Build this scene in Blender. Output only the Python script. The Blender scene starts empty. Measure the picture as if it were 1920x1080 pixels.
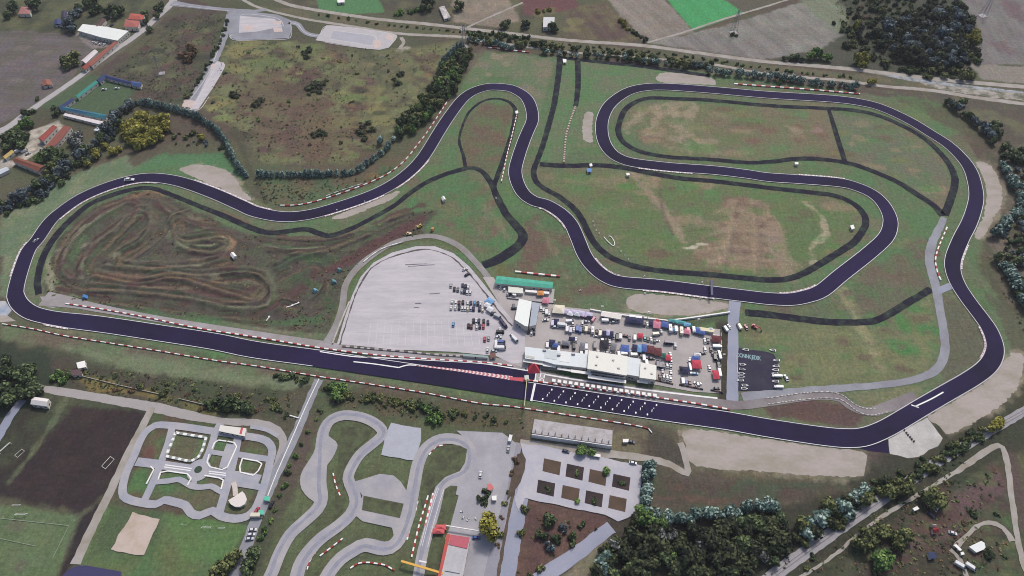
import bpy, bmesh, math, random
import numpy as np
from mathutils import Vector, Matrix
R=math.radians
rnd=random.Random(7)
scene=bpy.context.scene
COL=scene.collection
# ---------------------------------------------------------------- camera geometry (survey of the photo)
FPX,PITCH,H=1297.0,50.0,404.0
_c,_s=math.cos(R(PITCH)),math.sin(R(PITCH))
def G(u,v,z=0.0):
    """photo pixel -> point of the plane at height z"""
    x=(u-960)/FPX; y=-(v-540)/FPX
    dy=y*_s+_c; dz=y*_c-_s
    t=(H-z)/-dz
    return Vector((x*t,dy*t,z))
def ppm(v):
    """photo pixels per metre (sideways) at photo row v"""
    y=-(v-540)/FPX
    return FPX/(H/(_s-y*_c))
cam=bpy.data.cameras.new('camera'); camo=bpy.data.objects.new('camera',cam); COL.objects.link(camo)
cam.sensor_width=36; cam.lens=36*FPX/1920; cam.clip_start=1; cam.clip_end=30000
camo.location=(0,0,H); camo.rotation_euler=(R(90-PITCH),0,0)
scene.camera=camo
# ---------------------------------------------------------------- materials
KEX=1.30
def l1(c):
    c=c/255.0
    return c/12.92 if c<=.04045 else ((c+.055)/1.055)**2.4
def lin(rgb,k=KEX):
    return tuple(min(.85,l1(c)/k) for c in rgb)
_m={}
def mat(rgb,rough=.85,var=.12,scale=.25,tint=None,amt=.5,tscale=.05,stretch=None,rot=0,metal=0.0,fine=2.0):
    key=(rgb,rough,var,scale,tint,amt,tscale,stretch,rot,metal,fine)
    if key in _m: return _m[key]
    m=bpy.data.materials.new('paint_%d_%d_%d'%rgb); m.use_nodes=True
    nt=m.node_tree; N=nt.nodes; L=nt.links
    p=N['Principled BSDF']; p.inputs['Roughness'].default_value=rough; p.inputs['Metallic'].default_value=metal
    p.inputs['Specular IOR Level'].default_value=.25
    base=lin(rgb)
    if var<=0:
        p.inputs['Base Color'].default_value=(*base,1); _m[key]=m; return m
    tc=N.new('ShaderNodeTexCoord'); co=tc.outputs['Object']
    if stretch or rot:
        mp=N.new('ShaderNodeMapping'); mp.inputs['Rotation'].default_value=(0,0,R(rot))
        mp.inputs['Scale'].default_value=(1,stretch or 1,1); L.new(co,mp.inputs[0]); co=mp.outputs[0]
    def noise(sc,det=4,rg=.6):
        n=N.new('ShaderNodeTexNoise'); n.inputs['Scale'].default_value=sc; n.inputs['Detail'].default_value=det
        n.inputs['Roughness'].default_value=rg; L.new(co,n.inputs['Vector']); return n.outputs['Fac']
    n1=noise(scale); n2=noise(scale*fine*4,2)
    ad=N.new('ShaderNodeMath'); ad.operation='MULTIPLY_ADD'; L.new(n2,ad.inputs[0]); ad.inputs[1].default_value=.5
    hm=N.new('ShaderNodeMath'); hm.operation='MULTIPLY'; L.new(n1,hm.inputs[0]); hm.inputs[1].default_value=.5
    L.new(hm.outputs[0],ad.inputs[2])
    mr=N.new('ShaderNodeMapRange'); L.new(ad.outputs[0],mr.inputs[0])
    mr.inputs[1].default_value=.3; mr.inputs[2].default_value=.7
    mr.inputs[3].default_value=1-var*1.6; mr.inputs[4].default_value=1+var*1.6
    if tint:
        mx=N.new('ShaderNodeMix'); mx.data_type='RGBA'; n3=noise(tscale,5,.65)
        cr=N.new('ShaderNodeMapRange'); L.new(n3,cr.inputs[0]); cr.inputs[1].default_value=.5-.12+(.5-amt)*.3; cr.inputs[2].default_value=.5+.12+(.5-amt)*.3
        L.new(cr.outputs[0],mx.inputs[0]); mx.inputs[6].default_value=(*base,1); mx.inputs[7].default_value=(*lin(tint),1); src=mx.outputs[2]
    else:
        rg=N.new('ShaderNodeRGB'); rg.outputs[0].default_value=(*base,1); src=rg.outputs[0]
    sc=N.new('ShaderNodeVectorMath'); sc.operation='SCALE'; L.new(src,sc.inputs[0]); L.new(mr.outputs[0],sc.inputs['Scale'])
    L.new(sc.outputs[0],p.inputs['Base Color'])
    _m[key]=m; return m
# ---------------------------------------------------------------- mesh builder
class MB:
    def __init__(s): s.v=[]; s.f=[]; s.mi=[]
    def face(s,pts,mi=0):
        n=len(s.v); s.v+= [tuple(p) for p in pts]; s.f.append(list(range(n,n+len(pts)))); s.mi.append(mi)
    def hexa(s,b,t,mi=0,tmi=None):
        """b, t: matching rings of points (ccw from above)"""
        n=len(s.v); k=len(b); s.v+=[tuple(p) for p in b]+[tuple(p) for p in t]
        s.f.append(list(range(n+k-1,n-1,-1))); s.mi.append(mi)
        s.f.append(list(range(n+k,n+2*k))); s.mi.append(mi if tmi is None else tmi)
        for i in range(k):
            j=(i+1)%k; s.f.append([n+i,n+j,n+k+j,n+k+i]); s.mi.append(mi)
    def box(s,c,d,rz=0,mi=0,top=(1,1),tmi=None):
        hx,hy,hz=d[0]/2,d[1]/2,d[2]/2; ca,sa=math.cos(rz),math.sin(rz)
        def P(x,y,z): return (c[0]+x*ca-y*sa,c[1]+x*sa+y*ca,c[2]+z)
        s.hexa([P(x*hx,y*hy,-hz) for x,y in((-1,-1),(1,-1),(1,1),(-1,1))],
               [P(x*hx*top[0],y*hy*top[1],hz) for x,y in((-1,-1),(1,-1),(1,1),(-1,1))],mi,tmi)
    def prism(s,poly,z0,z1,mi=0,tmi=None):
        poly=ccw(poly)
        s.hexa([(p[0],p[1],z0) for p in poly],[(p[0],p[1],z1) for p in poly],mi,tmi)
    def tube(s,a,b,r,n=6,r2=None,mi=0):
        a=Vector(a); b=Vector(b); d=(b-a).normalized(); r2=r if r2 is None else r2
        x=d.orthogonal().normalized(); y=d.cross(x)
        ring=lambda o,q:[o+(x*math.cos(2*math.pi*i/n)+y*math.sin(2*math.pi*i/n))*q for i in range(n)]
        s.hexa(ring(a,r),ring(b,r2),mi)
    def obj(s,name,mats,parent=None,smooth=False):
        me=bpy.data.meshes.new(name); me.from_pydata(s.v,[],s.f)
        for m in (mats if isinstance(mats,(list,tuple)) else [mats]): me.materials.append(m)
        me.polygons.foreach_set('material_index',s.mi)
        if smooth: me.polygons.foreach_set('use_smooth',[True]*len(s.f))
        me.update()
        o=bpy.data.objects.new(name,me); COL.objects.link(o)
        if parent is not None: o.parent=parent
        return o
def ccw(p):
    a=sum(p[i-1][0]*p[i][1]-p[i][0]*p[i-1][1] for i in range(len(p)))
    return list(p) if a>0 else list(p)[::-1]
def tag(o,label,cat,group=None):
    o['label']=label; o['category']=cat
    if group: o['group']=group
    return o
def empty(name,loc,rz,label,cat,group=None):
    o=bpy.data.objects.new(name,None); COL.objects.link(o); o.location=loc; o.rotation_euler=(0,0,rz)
    o.empty_display_size=.5
    return tag(o,label,cat,group)
def copy_tree(o,loc,rz,sc=1.0,label=None,group=None):
    c=o.copy(); COL.objects.link(c); c.location=loc; c.rotation_euler=(0,0,rz); c.scale=(sc,sc,sc) if not isinstance(sc,tuple) else sc
    if label: c['label']=label
    if group: c['group']=group
    for ch in o.children:
        d=ch.copy(); COL.objects.link(d); d.parent=c
        for g in ch.children:
            e=g.copy(); COL.objects.link(e); e.parent=d
    return c
def struct(o): o['kind']='structure'; return o
def spline(pts,step=3.0,closed=False):
    P=[Vector(p) for p in pts]; n=len(P); out=[]
    for i in range(n if closed else n-1):
        g=lambda k:P[k%n] if closed else P[max(0,min(n-1,k))]
        p0,p1,p2,p3=g(i-1),g(i),g(i+1),g(i+2)
        k=max(2,int((p2-p1).length/step))
        for j in range(k):
            t=j/k
            out.append(.5*((2*p1)+(p2-p0)*t+(2*p0-5*p1+4*p2-p3)*t*t+(3*p1-p0-3*p2+p3)*t**3))
    if not closed: out.append(P[-1])
    return out
def px(s):
    a=[float(t) for t in s.replace(',',' ').split()]
    return list(zip(a[::2],a[1::2]))
def W(s,z=0):
    return [G(u,v,z) for u,v in (px(s) if isinstance(s,str) else s)]
def lev(k): return .03+.012*k
def offs(P,closed=False):
    n=len(P); out=[]
    for i in range(n):
        a=P[(i-1)%n] if closed or i>0 else P[0]; b=P[(i+1)%n] if closed or i<n-1 else P[-1]
        d=(b-a); d.z=0; d.normalize(); out.append(Vector((-d.y,d.x,0)))
    return out
def road(name,pts,w,level,m,jit=0,closed=False,step=3.0,off=0):
    P=spline(W(pts) if isinstance(pts,str) or len(pts[0])==2 else pts,step,closed); nn=offs(P,closed); mb=MB(); z=lev(level)
    n=len(P); ws=w if isinstance(w,(list,tuple)) else None
    L=[];Rr=[]
    for i in range(n):
        if ws: t=i/(n-1)*(len(ws)-1); k=min(len(ws)-2,int(t)); hw=(ws[k]*(1-t+k)+ws[k+1]*(t-k))/2
        else: hw=w/2
        L.append(P[i]+nn[i]*(off+hw+rnd.uniform(-jit,jit))); Rr.append(P[i]+nn[i]*(off-hw+rnd.uniform(-jit,jit)))
    mb.v=[(p.x,p.y,z) for p in L]+[(p.x,p.y,z) for p in Rr]
    for i in range(n if closed else n-1):
        j=(i+1)%n; mb.f.append([i,n+i,n+j,j]); mb.mi.append(0)
    return struct(mb.obj(name,m))
def area(name,pts,level,m,jit=0,step=4.0,smooth=False):
    P=W(pts); z=lev(level)
    if smooth: P=spline(P,step,True)
    elif jit:
        Q=[]
        for i,p in enumerate(P):
            q=P[(i+1)%len(P)]; k=max(1,int((q-p).length/step)); Q+=[p.lerp(q,j/k) for j in range(k)]
        P=Q
    if jit: P=[p+Vector((rnd.uniform(-jit,jit),rnd.uniform(-jit,jit),0)) for p in P]
    mb=MB(); mb.face([(p.x,p.y,z) for p in ccw(P)]); return struct(mb.obj(name,m))
# ---------------------------------------------------------------- ground sheet: real surface colours, zone by zone
class Fbm:
    def __init__(s,seed,cell,octs=4):
        s.r=np.random.RandomState(seed); s.cell=cell; s.t=[s.r.rand(256,256) for _ in range(octs)]
    def __call__(s,x,y):
        o=np.zeros_like(x); a=1.;tot=0;c=s.cell
        for t in s.t:
            fx=x/c;fy=y/c; ix=np.floor(fx).astype(int);iy=np.floor(fy).astype(int); u=fx-ix;v=fy-iy
            u=u*u*(3-2*u);v=v*v*(3-2*v); i0=ix&255;i1=(ix+1)&255;j0=iy&255;j1=(iy+1)&255
            o+=a*(t[i0,j0]*(1-u)*(1-v)+t[i1,j0]*u*(1-v)+t[i0,j1]*(1-u)*v+t[i1,j1]*u*v); tot+=a;a*=.55;c*=.5
        return o/tot-.5
xs=np.concatenate([-np.geomspace(9000,660,16)[:-1],np.arange(-640,-400,1.45),np.arange(-400,-118,.75),np.arange(-118,641,1.45),np.geomspace(660,9000,16)[1:]])
ys=np.concatenate([-np.geomspace(3000,60,8),np.linspace(0,92,8),np.arange(96,318,1.45),np.arange(318,455,.75),np.arange(455,835,1.45),np.geomspace(850,14000,18)])
GX,GY=np.meshgrid(xs,ys,indexing='ij'); NX,NY=GX.shape
gx=GX.ravel(); gy=GY.ravel(); NV=gx.size
f1=Fbm(1,60); f2=Fbm(2,14); f3=Fbm(3,5,3); f4=Fbm(4,140)
n60=f1(gx,gy); n14=f2(gx,gy); n5=f3(gx,gy); n140=f4(gx,gy)
col=np.zeros((NV,3))
def c3(rgb):
    g=sum(rgb)/3; return 1.17*np.array(lin(tuple(max(0,min(255,(c*.91+g*.09)+k)) for c,k in zip(rgb,(2,4,6)))))
def mixn(a,b,t): t=np.clip(t,0,1)[:,None]; return a*(1-t)+b*t
col[:]=mixn(mixn(c3((84,84,66))[None],c3((84,72,66))[None],.5+3*n60),c3((66,74,56))[None],3*n140)
def segd(X,Y,P,closed):
    d=np.full(X.shape,1e9); n=len(P)
    for i in range(n if closed else n-1):
        a=P[i];b=P[(i+1)%n]; dx,dy=b[0]-a[0],b[1]-a[1]; q=dx*dx+dy*dy+1e-9
        t=np.clip(((X-a[0])*dx+(Y-a[1])*dy)/q,0,1); d=np.minimum(d,np.hypot(X-a[0]-t*dx,Y-a[1]-t*dy))
    return d
def inside(X,Y,P):
    r=np.zeros(X.shape,bool); n=len(P)
    for i in range(n):
        a=P[i];b=P[i-1]
        c=((a[1]>Y)!=(b[1]>Y))&(X<(b[0]-a[0])*(Y-a[1])/((b[1]-a[1])+1e-12)+a[0]); r^=c
    return r
def sel(P,m):
    X=[p[0] for p in P];Y=[p[1] for p in P]
    return np.nonzero((gx>min(X)-m)&(gx<max(X)+m)&(gy>min(Y)-m)&(gy<max(Y)+m))[0]
def zone(pts,rgb,soft=4,wob=6,alpha=1.0,rgb2=None,mscale=0,nz=None):
    P=W(pts); i=sel(P,soft+wob+2)
    if not len(i): return
    X,Y=gx[i],gy[i]; d=segd(X,Y,P,True); d=np.where(inside(X,Y,P),d,-d)
    d=d+(n14[i]*2+n5[i])*wob; a=np.clip(d/soft+.5,0,1)*alpha
    c=c3(rgb)[None]
    if rgb2 is not None:
        q={0:n60,1:n14,2:n5}[mscale][i]; c=mixn(c,c3(rgb2)[None],.5+q*(3 if mscale<2 else 2.2))
    col[i]=mixn(col[i],c,a)
def stroke(pts,w,rgb,soft=2,wob=2,alpha=.8,patch=0):
    P=[(p.x,p.y) for p in spline(W(pts),5)]; i=sel(P,w+soft+wob)
    if not len(i): return
    d=w/2-segd(gx[i],gy[i],P,False)+(n14[i]+n5[i])*wob*2
    a=np.clip(d/soft+.5,0,1)*alpha
    if patch: a=a*np.clip(.5+n14[i]*5*patch,0,1)
    col[i]=mixn(col[i],c3(rgb)[None],a)
def blob(u,v,ru,rv,rgb,alpha=.8):
    c=G(u,v); sx=ru/ppm(v); sy=(G(u,v-rv)-G(u,v+rv)).length/2; i=sel([(c.x-sx*1.4,c.y-sy*1.4),(c.x+sx*1.4,c.y+sy*1.4)],0)
    if not len(i): return
    d=1-np.hypot((gx[i]-c.x)/sx,(gy[i]-c.y)/sy)+(n14[i]*1.3+n5[i]*.8)
    col[i]=mixn(col[i],c3(rgb)[None],np.clip(d*2.2,0,1)*alpha)
def blobs(pts,ru,rv,rgb,alpha=.7):
    for u,v in px(pts): blob(u,v,ru*rnd.uniform(.7,1.3),rv*rnd.uniform(.7,1.3),rgb,alpha)
GRN=(86,104,74); GRN2=(76,110,72); OLV=(100,100,80); BRN=(98,88,74); RED=(84,66,64); DRY=(128,120,102); YEL=(108,106,74); DRK=(58,60,52)
def rblobs(poly,n_,ru,rv,cols,alpha=.6):
    P=px(poly); us=[p[0] for p in P]; vs_=[p[1] for p in P]; k=0
    while k<n_:
        u=rnd.uniform(min(us),max(us)); v=rnd.uniform(min(vs_),max(vs_)); q=rnd.uniform(.5,1.5)
        if inside(np.array([u]),np.array([v]),P)[0]: blob(u,v,ru*q*rnd.uniform(.7,1.6),rv*q,rnd.choice(cols),alpha*rnd.uniform(.5,1)); k+=1
# outer country
def stripes(pts,a,b,amp,per,soft=3):
    P=W(pts); i=sel(P,2); A,B=G(*a),G(*b); d=(B-A).normalized(); X,Y=gx[i],gy[i]
    q=(X*-d.y+Y*d.x)/per+n14[i]*.5; t=(X*d.x+Y*d.y)/90
    n_=np.sin(q*6.283)*.4+np.sin(q*2.3+1)*.5+f2(q*9,t*3)*2.2
    m=np.where(inside(X,Y,P),np.clip(segd(X,Y,P,True)/soft,0,1),0)
    col[i]=np.clip(col[i]*(1+amp*n_*m)[:,None],0,1)
zone('-60 60 0 57 60 57 150 66 172 95 140 140 60 205 0 232 -60 270',(98,88,94),2,2,1,(90,84,80),1)
blobs('40 90 20 120 90 120 80 100 30 150',22,6,(112,102,100),.5)
stripes('-60 60 0 57 60 57 150 66 172 95 140 140 60 205 0 232 -60 270',(0,95),(120,100),.09,7)
zone('148 40 200 24 232 34 232 56 246 56 240 70 225 78 170 84 145 66',(176,172,168),2,2,1,(140,132,126),2); zone('150 72 225 76 215 86 172 92',(120,110,110),2,2)
zone('30 300 60 245 110 225 130 250 90 290 70 286 50 300 0 322 0 300',(176,168,164),2,3,1,(130,122,116),2)
zone('-40 -20 170 -20 340 -10 230 60 150 60 0 58 -40 58',(88,88,66),4,8,1,(66,68,56),1)
zone('300 -10 340 -10 430 25 345 200 300 185 205 140 60 210 55 200 140 150 260 66',(82,80,64),4,6,1,(78,66,64),1)
stroke('330 40 300 90 260 130',16,(74,58,60),6,8,.7,1); blobs('300 40 350 60 380 90 310 120 340 150 280 90',22,9,(92,64,66),.6)
stroke('425 30 410 90 375 160 340 200',9,(62,70,54),4,4,.9,1)
zone('60 205 160 140 265 155 240 190 200 215 140 205',(72,88,66),3,4)
zone('430 75 545 75 600 85 740 95 860 75 830 120 790 220 740 270 650 310 490 310 455 250 380 200',(104,106,76),5,8,1,(88,82,66),1)
blobs('520 105 500 120 590 140 430 190 545 245 560 270 610 280 680 170 700 130 720 150 640 110 690 120 590 160',26,11,(84,64,64),.75)
blobs('470 100 440 130 540 130 610 105 690 200 650 230 500 215 600 230 720 225 560 190 430 215 640 180',30,12,(122,118,78),.7)
blobs('590 165 600 155 680 240 560 120 490 190 655 205 730 160 745 110 720 175 700 100 485 195 540 270',16,8,(60,58,54),.8)
rblobs('430 80 545 80 600 90 740 98 850 80 825 125 785 220 740 262 650 305 490 305 455 250 385 200',70,24,11,[(84,64,66),(92,70,70),(70,66,56),(118,112,76),(98,108,70),(88,66,64),(66,74,54)],.95)
rblobs('430 80 545 80 600 90 740 98 850 80 825 125 785 220 740 262 650 305 490 305 455 250 385 200',150,9,4,[(124,122,82),(58,60,50),(70,54,56),(104,116,74),(120,98,72),(60,66,52)],.85)
zone('440 160 500 130 570 165 630 230 610 290 540 305 480 270 450 210',(94,74,68),10,14,.6)
zone('560 180 640 200 700 240 650 290 560 300',(100,82,68),10,14,.5)
blobs('745 118 738 112 752 122',7,4,(150,80,62),.8); blobs('715 105 750 95 760 90',9,4,(170,160,154),.6)
rblobs('330 30 430 28 350 195 275 180 205 145',70,14,7,[(82,64,66),(70,74,58),(98,100,72),(62,62,54)],.9)
rblobs('100 690 290 715 560 745 555 785 420 780 200 748',40,14,6,[(70,58,54),(62,70,52),(96,92,58),(84,66,56)],.9)
rblobs('600 725 980 780 985 808 800 792 620 765',30,12,6,[(60,68,50),(96,98,66),(84,66,56)],.9)
zone('640 85 760 95 790 130 740 190 690 140 660 120',(76,78,62),5,8,.8,(104,102,76),1)
zone('480 305 640 320 760 290 860 160 890 110 900 100 850 220 760 320 690 350 560 385 500 385 470 340',(74,88,66),4,5,1,(92,80,66),1)
blobs('555 360 540 365 575 355 520 350 700 330',16,6,(112,96,62),.7)
# fields at the top
zone('500 -20 700 -20 950 -10 1000 -10 1060 70 960 58 700 30 560 8',(90,88,68),4,5,1,(74,70,62),1)
zone('590 -10 705 -10 720 22 660 26 600 18',(76,116,78),2,3); zone('850 -15 950 -15 975 40 930 50 850 42',(132,118,108),3,4,1,(118,106,98),1)
zone('975 -10 1070 -10 1085 15 1000 30 985 25',(98,66,68),3,4); zone('1060 20 1100 10 1140 5 1200 70 1180 80 1060 68',(86,70,68),4,5,1,(98,90,70),1)
blobs('1010 25 1030 20 1080 40 1065 55',18,8,(110,104,74),.7)
zone('1130 -10 1240 -10 1300 60 1225 80 1205 75',(128,118,114),2,3,1,(118,108,104),1)
zone('1240 -12 1345 -12 1395 25 1300 57',(66,140,88),1.5,1.5); zone('1345 -10 1480 -10 1450 12 1395 24',(86,82,72),3,4)
zone('1220 80 1330 55 1560 -10 1600 60 1575 80 1540 92 1440 112',(112,107,106),2.5,4,1,(124,120,118),1)
zone('1490 -10 1580 -10 1598 60 1570 65 1520 20',(104,112,92),5,6,.8); stroke('1300 85 1380 100 1440 90',40,(112,104,108),10,10,.5)
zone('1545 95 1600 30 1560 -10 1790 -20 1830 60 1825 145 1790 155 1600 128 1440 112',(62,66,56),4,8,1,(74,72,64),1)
zone('1790 -20 1960 -20 1960 125 1830 122 1835 60',(112,108,110),3,5,1,(104,96,100),1); blobs('1900 20 1880 90',26,16,(100,74,80),.5)
zone('1820 120 1960 125 1960 160 1840 150',(124,116,112),2,3)
zone('480 8 880 60 1440 122 1700 150 1920 170 1920 190 1600 150 1330 118 960 85 640 50 480 20',(82,86,66),3,4,1,(98,90,74),1)
zone('1610 165 1780 180 1960 205 1960 330 1900 300 1790 200',(96,94,74),4,5,1,(82,74,68),1)
zone('1840 290 1960 260 1960 620 1880 560 1860 480 1850 440',(104,92,86),4,6,1,(80,76,64),1)
stripes('1130 -10 1240 -10 1300 60 1225 80 1205 75',(1140,0),(1220,70),.10,6); stripes('1240 -12 1345 -12 1395 25 1300 57',(1260,0),(1310,50),.05,8); stripes('1220 80 1330 55 1560 -10 1600 60 1575 80 1540 92 1440 112',(1480,20),(1560,75),.12,9); stripes('1790 -20 1960 -20 1960 125 1830 122 1835 60',(1850,0),(1900,90),.08,8); stripes('1060 20 1100 10 1140 5 1200 70 1180 80 1060 68',(1100,10),(1150,70),.14,5); stripes('850 -15 950 -15 975 40 930 50 850 42',(860,0),(880,45),.06,6)
# circuit grass
INF='10 560 30 500 90 400 200 330 290 300 420 290 480 380 560 395 700 345 790 280 860 160 905 95 1100 112 1330 135 1560 165 1680 185 1800 250 1860 340 1850 430 1830 500 1880 570 1910 640 1900 720 1760 810 1660 850 1560 840 1440 830 1000 760 600 700 100 620'
zone(INF,GRN,4,4,1,(96,94,80),0)
zone(INF,GRN2,4,4,.5,(100,96,78),1)
rblobs(INF,80,55,20,[(80,112,70),(96,106,72),(112,104,84),(74,100,64),(98,88,74)],.7)
rblobs(INF,150,26,9,[(76,116,70),(100,108,72),(116,106,88),(72,96,62),(102,84,74)],.6)
zone('20 545 100 420 250 325 240 290 100 340 0 400 0 560',(112,118,94),5,6,1,(90,108,84),1)
zone('240 325 300 290 420 285 460 330 440 345 350 310',(74,112,78),4,5,.8)
zone('470 320 500 390 560 396 700 348 690 330 560 352',(80,92,68),3,4,.8,(92,82,66),1)
zone('890 100 1040 105 1010 240 960 140 900 150 870 160',(92,106,80),4,5,1,(112,106,90),1)
blobs('930 105 950 120 915 140',14,6,(128,118,102),.7)
zone('1050 110 1240 128 1340 150 1330 160 1210 158 1140 180 1115 240 1060 300 1010 305 1040 200',(84,112,76),4,5,1,(98,104,82),1)
zone('860 240 905 195 960 195 945 290 920 330 875 312',(88,98,70),3,4,1,(98,84,72),1); blobs('900 280 930 250 925 295',13,9,(104,84,76),.6)
zone('770 330 870 318 930 370 985 440 920 490 870 460 830 440 760 420 700 410',(76,108,72),4,5,1,(92,96,72),1)
blobs('860 400 905 410 890 450 930 440',10,9,(110,96,82),.5); stroke('925 370 905 420 895 470',5,(112,100,86),3,3,.5)
zone('990 400 1060 440 1100 510 1150 540 1040 570 1030 520 940 505 985 460',(84,100,72),4,5,1,(98,80,72),1)
blobs('1010 440 990 480 1005 410',14,12,(104,82,76),.6)
# inner oval
zone('1165 235 1185 195 1260 190 1550 208 1680 232 1770 300 1785 345 1765 390 1680 335 1560 300 1420 300 1240 290',(98,104,76),4,5,1,(108,98,82),1)
blobs('1240 210 1260 230 1230 250 1280 215 1300 240 1270 260 1200 220 1320 280 1330 265',20,9,(136,122,106),.6)
blobs('1420 230 1440 245 1410 265 1500 240 1525 248 1400 220 1660 250',22,10,(108,80,72),.65); blobs('1525 245',20,8,(140,118,112),.6)
blobs('1300 270 1460 280 1400 285 1600 280 1620 230 1700 300 1500 215',26,10,(84,116,76),.6)
zone('1560 210 1680 240 1770 310 1780 345 1740 370 1640 320 1580 300',(88,104,80),4,5,.8,(98,98,84),1); blobs('1660 240 1650 260',26,8,(98,80,72),.7)
for q_,w_ in (('1195 222 1215 205 1250 197 1300 193',9),('1250 200 1270 225 1290 250 1320 272 1340 284',7),('1235 215 1222 240 1205 262',6),('1262 205 1275 240 1285 262 1292 286',6),('1300 200 1290 225 1265 235',9),('1480 240 1500 245 1520 250',5),('1250 275 1300 283',4),('1175 250 1182 230 1195 215',7)): stroke(q_,w_,(140,126,108),4,5,.7)
# second field
zone('1015 320 1180 322 1440 355 1580 375 1615 405 1600 440 1500 510 1440 520 1250 505 1160 480 1110 420 1030 350',(90,106,70),4,5,1,(100,98,76),1)
blobs('1080 350 1100 335 1280 350 1340 370 1300 400 1170 400 1200 440 1260 440 1130 390',26,14,(84,112,72),.7)
zone('1360 370 1430 375 1470 420 1460 500 1390 510 1330 505 1300 470 1350 440',(132,114,98),6,9,.9,(112,92,82),1)
blobs('1440 480 1430 430 1380 400 1460 495 1530 430 1500 440',16,10,(92,66,66),.7); blobs('1230 350 1220 335 1210 345 1195 330',16,8,(138,118,102),.7)
stroke('1185 328 1215 360 1240 385 1255 410 1275 440 1285 455',7,(138,120,106),3,4,.8); stroke('1236 350 1244 400 1262 440',2.5,(92,76,72),2,1,.7)
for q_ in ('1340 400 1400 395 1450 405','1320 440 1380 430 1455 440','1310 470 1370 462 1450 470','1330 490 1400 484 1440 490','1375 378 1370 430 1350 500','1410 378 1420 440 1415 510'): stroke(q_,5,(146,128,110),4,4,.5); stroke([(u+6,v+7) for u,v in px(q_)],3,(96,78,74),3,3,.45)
for q_ in ('1030 330 1090 345 1150 350','1120 400 1180 385 1240 395','1150 450 1200 440 1260 470','1700 450 1720 500 1700 560','1690 300 1730 340','1450 640 1540 660 1600 700','1420 690 1500 680','900 380 930 410 950 445','1010 420 1040 470 1060 520','60 480 110 420 180 365'): stroke(q_,3.5,(120,112,90),3,4,.45)
blobs('1300 463 1290 465 1315 458',10,3,(178,170,154),.8); zone('1480 385 1560 400 1570 440 1530 480 1470 500 1480 440',(88,104,70),5,6,.9)
stroke('1490 370 1530 395 1548 425 1540 450 1520 462 1525 490',4,(150,140,120),2,3,.8); stroke('1450 430 1460 470 1475 510',16,(136,118,104),5,6,.7)
blobs('1400 300 1420 330 1430 345',8,5,(120,106,90),.5)
rblobs('1015 320 1180 322 1440 355 1580 375 1615 405 1600 440 1500 510 1440 520 1250 505 1160 480 1110 420 1030 350',50,20,8,[(78,116,66),(104,110,72),(128,114,94),(100,82,72),(84,104,66)],.75)
rblobs('1165 235 1185 195 1260 190 1550 208 1680 232 1770 300 1785 345 1765 390 1680 335 1560 300 1420 300 1240 290',50,20,7,[(80,114,68),(106,108,74),(130,114,94),(100,80,70),(88,104,68)],.75)
# right infield
zone('1680 470 1770 430 1750 530 1650 595 1560 595 1440 588 1400 580 1560 565 1640 500',(84,98,72),4,5,1,(98,88,76),1)
zone('1400 600 1560 610 1640 612 1745 550 1760 650 1740 700 1600 722 1460 735 1460 660 1390 640',(108,110,80),4,5,1,(94,100,74),1)
blobs('1720 580 1700 620 1690 650 1740 620 1640 600 1720 660 1690 600',24,14,(68,114,66),.8); blobs('1650 590 1630 560 1720 480 1700 520',18,10,(98,84,74),.5)
stroke('1580 545 1600 590 1630 640 1650 690',9,(132,126,98),4,4,.8); blobs('1705 695 1690 690 1580 640 1625 670',20,10,(94,76,70),.7); blobs('1485 705 1500 700',18,10,(92,78,70),.8)
zone('1775 560 1800 570 1840 620 1845 670 1800 700 1770 710 1775 640',(90,88,74),4,5)
zone('1590 740 1740 720 1720 750 1650 770 1610 760',(108,108,82),3,3); zone('1430 762 1520 750 1580 757 1620 780 1600 800 1450 785',(88,68,66),3,3)
zone('1840 540 1960 620 1900 660 1880 610',(84,84,68),4,4)
rblobs('1400 600 1560 610 1640 612 1745 550 1760 650 1740 700 1600 722 1460 735 1460 660 1390 640',60,16,7,[(78,112,70),(112,112,82),(92,98,70),(98,84,74)],.65)
rblobs('1680 470 1770 430 1750 530 1650 595 1560 595 1440 588 1560 565 1640 500',30,14,7,[(80,108,70),(104,96,82),(92,80,72)],.65)
rblobs('770 330 870 318 930 370 985 440 920 490 830 440 760 420 700 410',30,14,7,[(74,110,70),(104,100,76),(104,84,76)],.65)
# gravel margin inside-right etc
stroke('1200 565 1300 575',6,GRN,3,3,.6)
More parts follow.
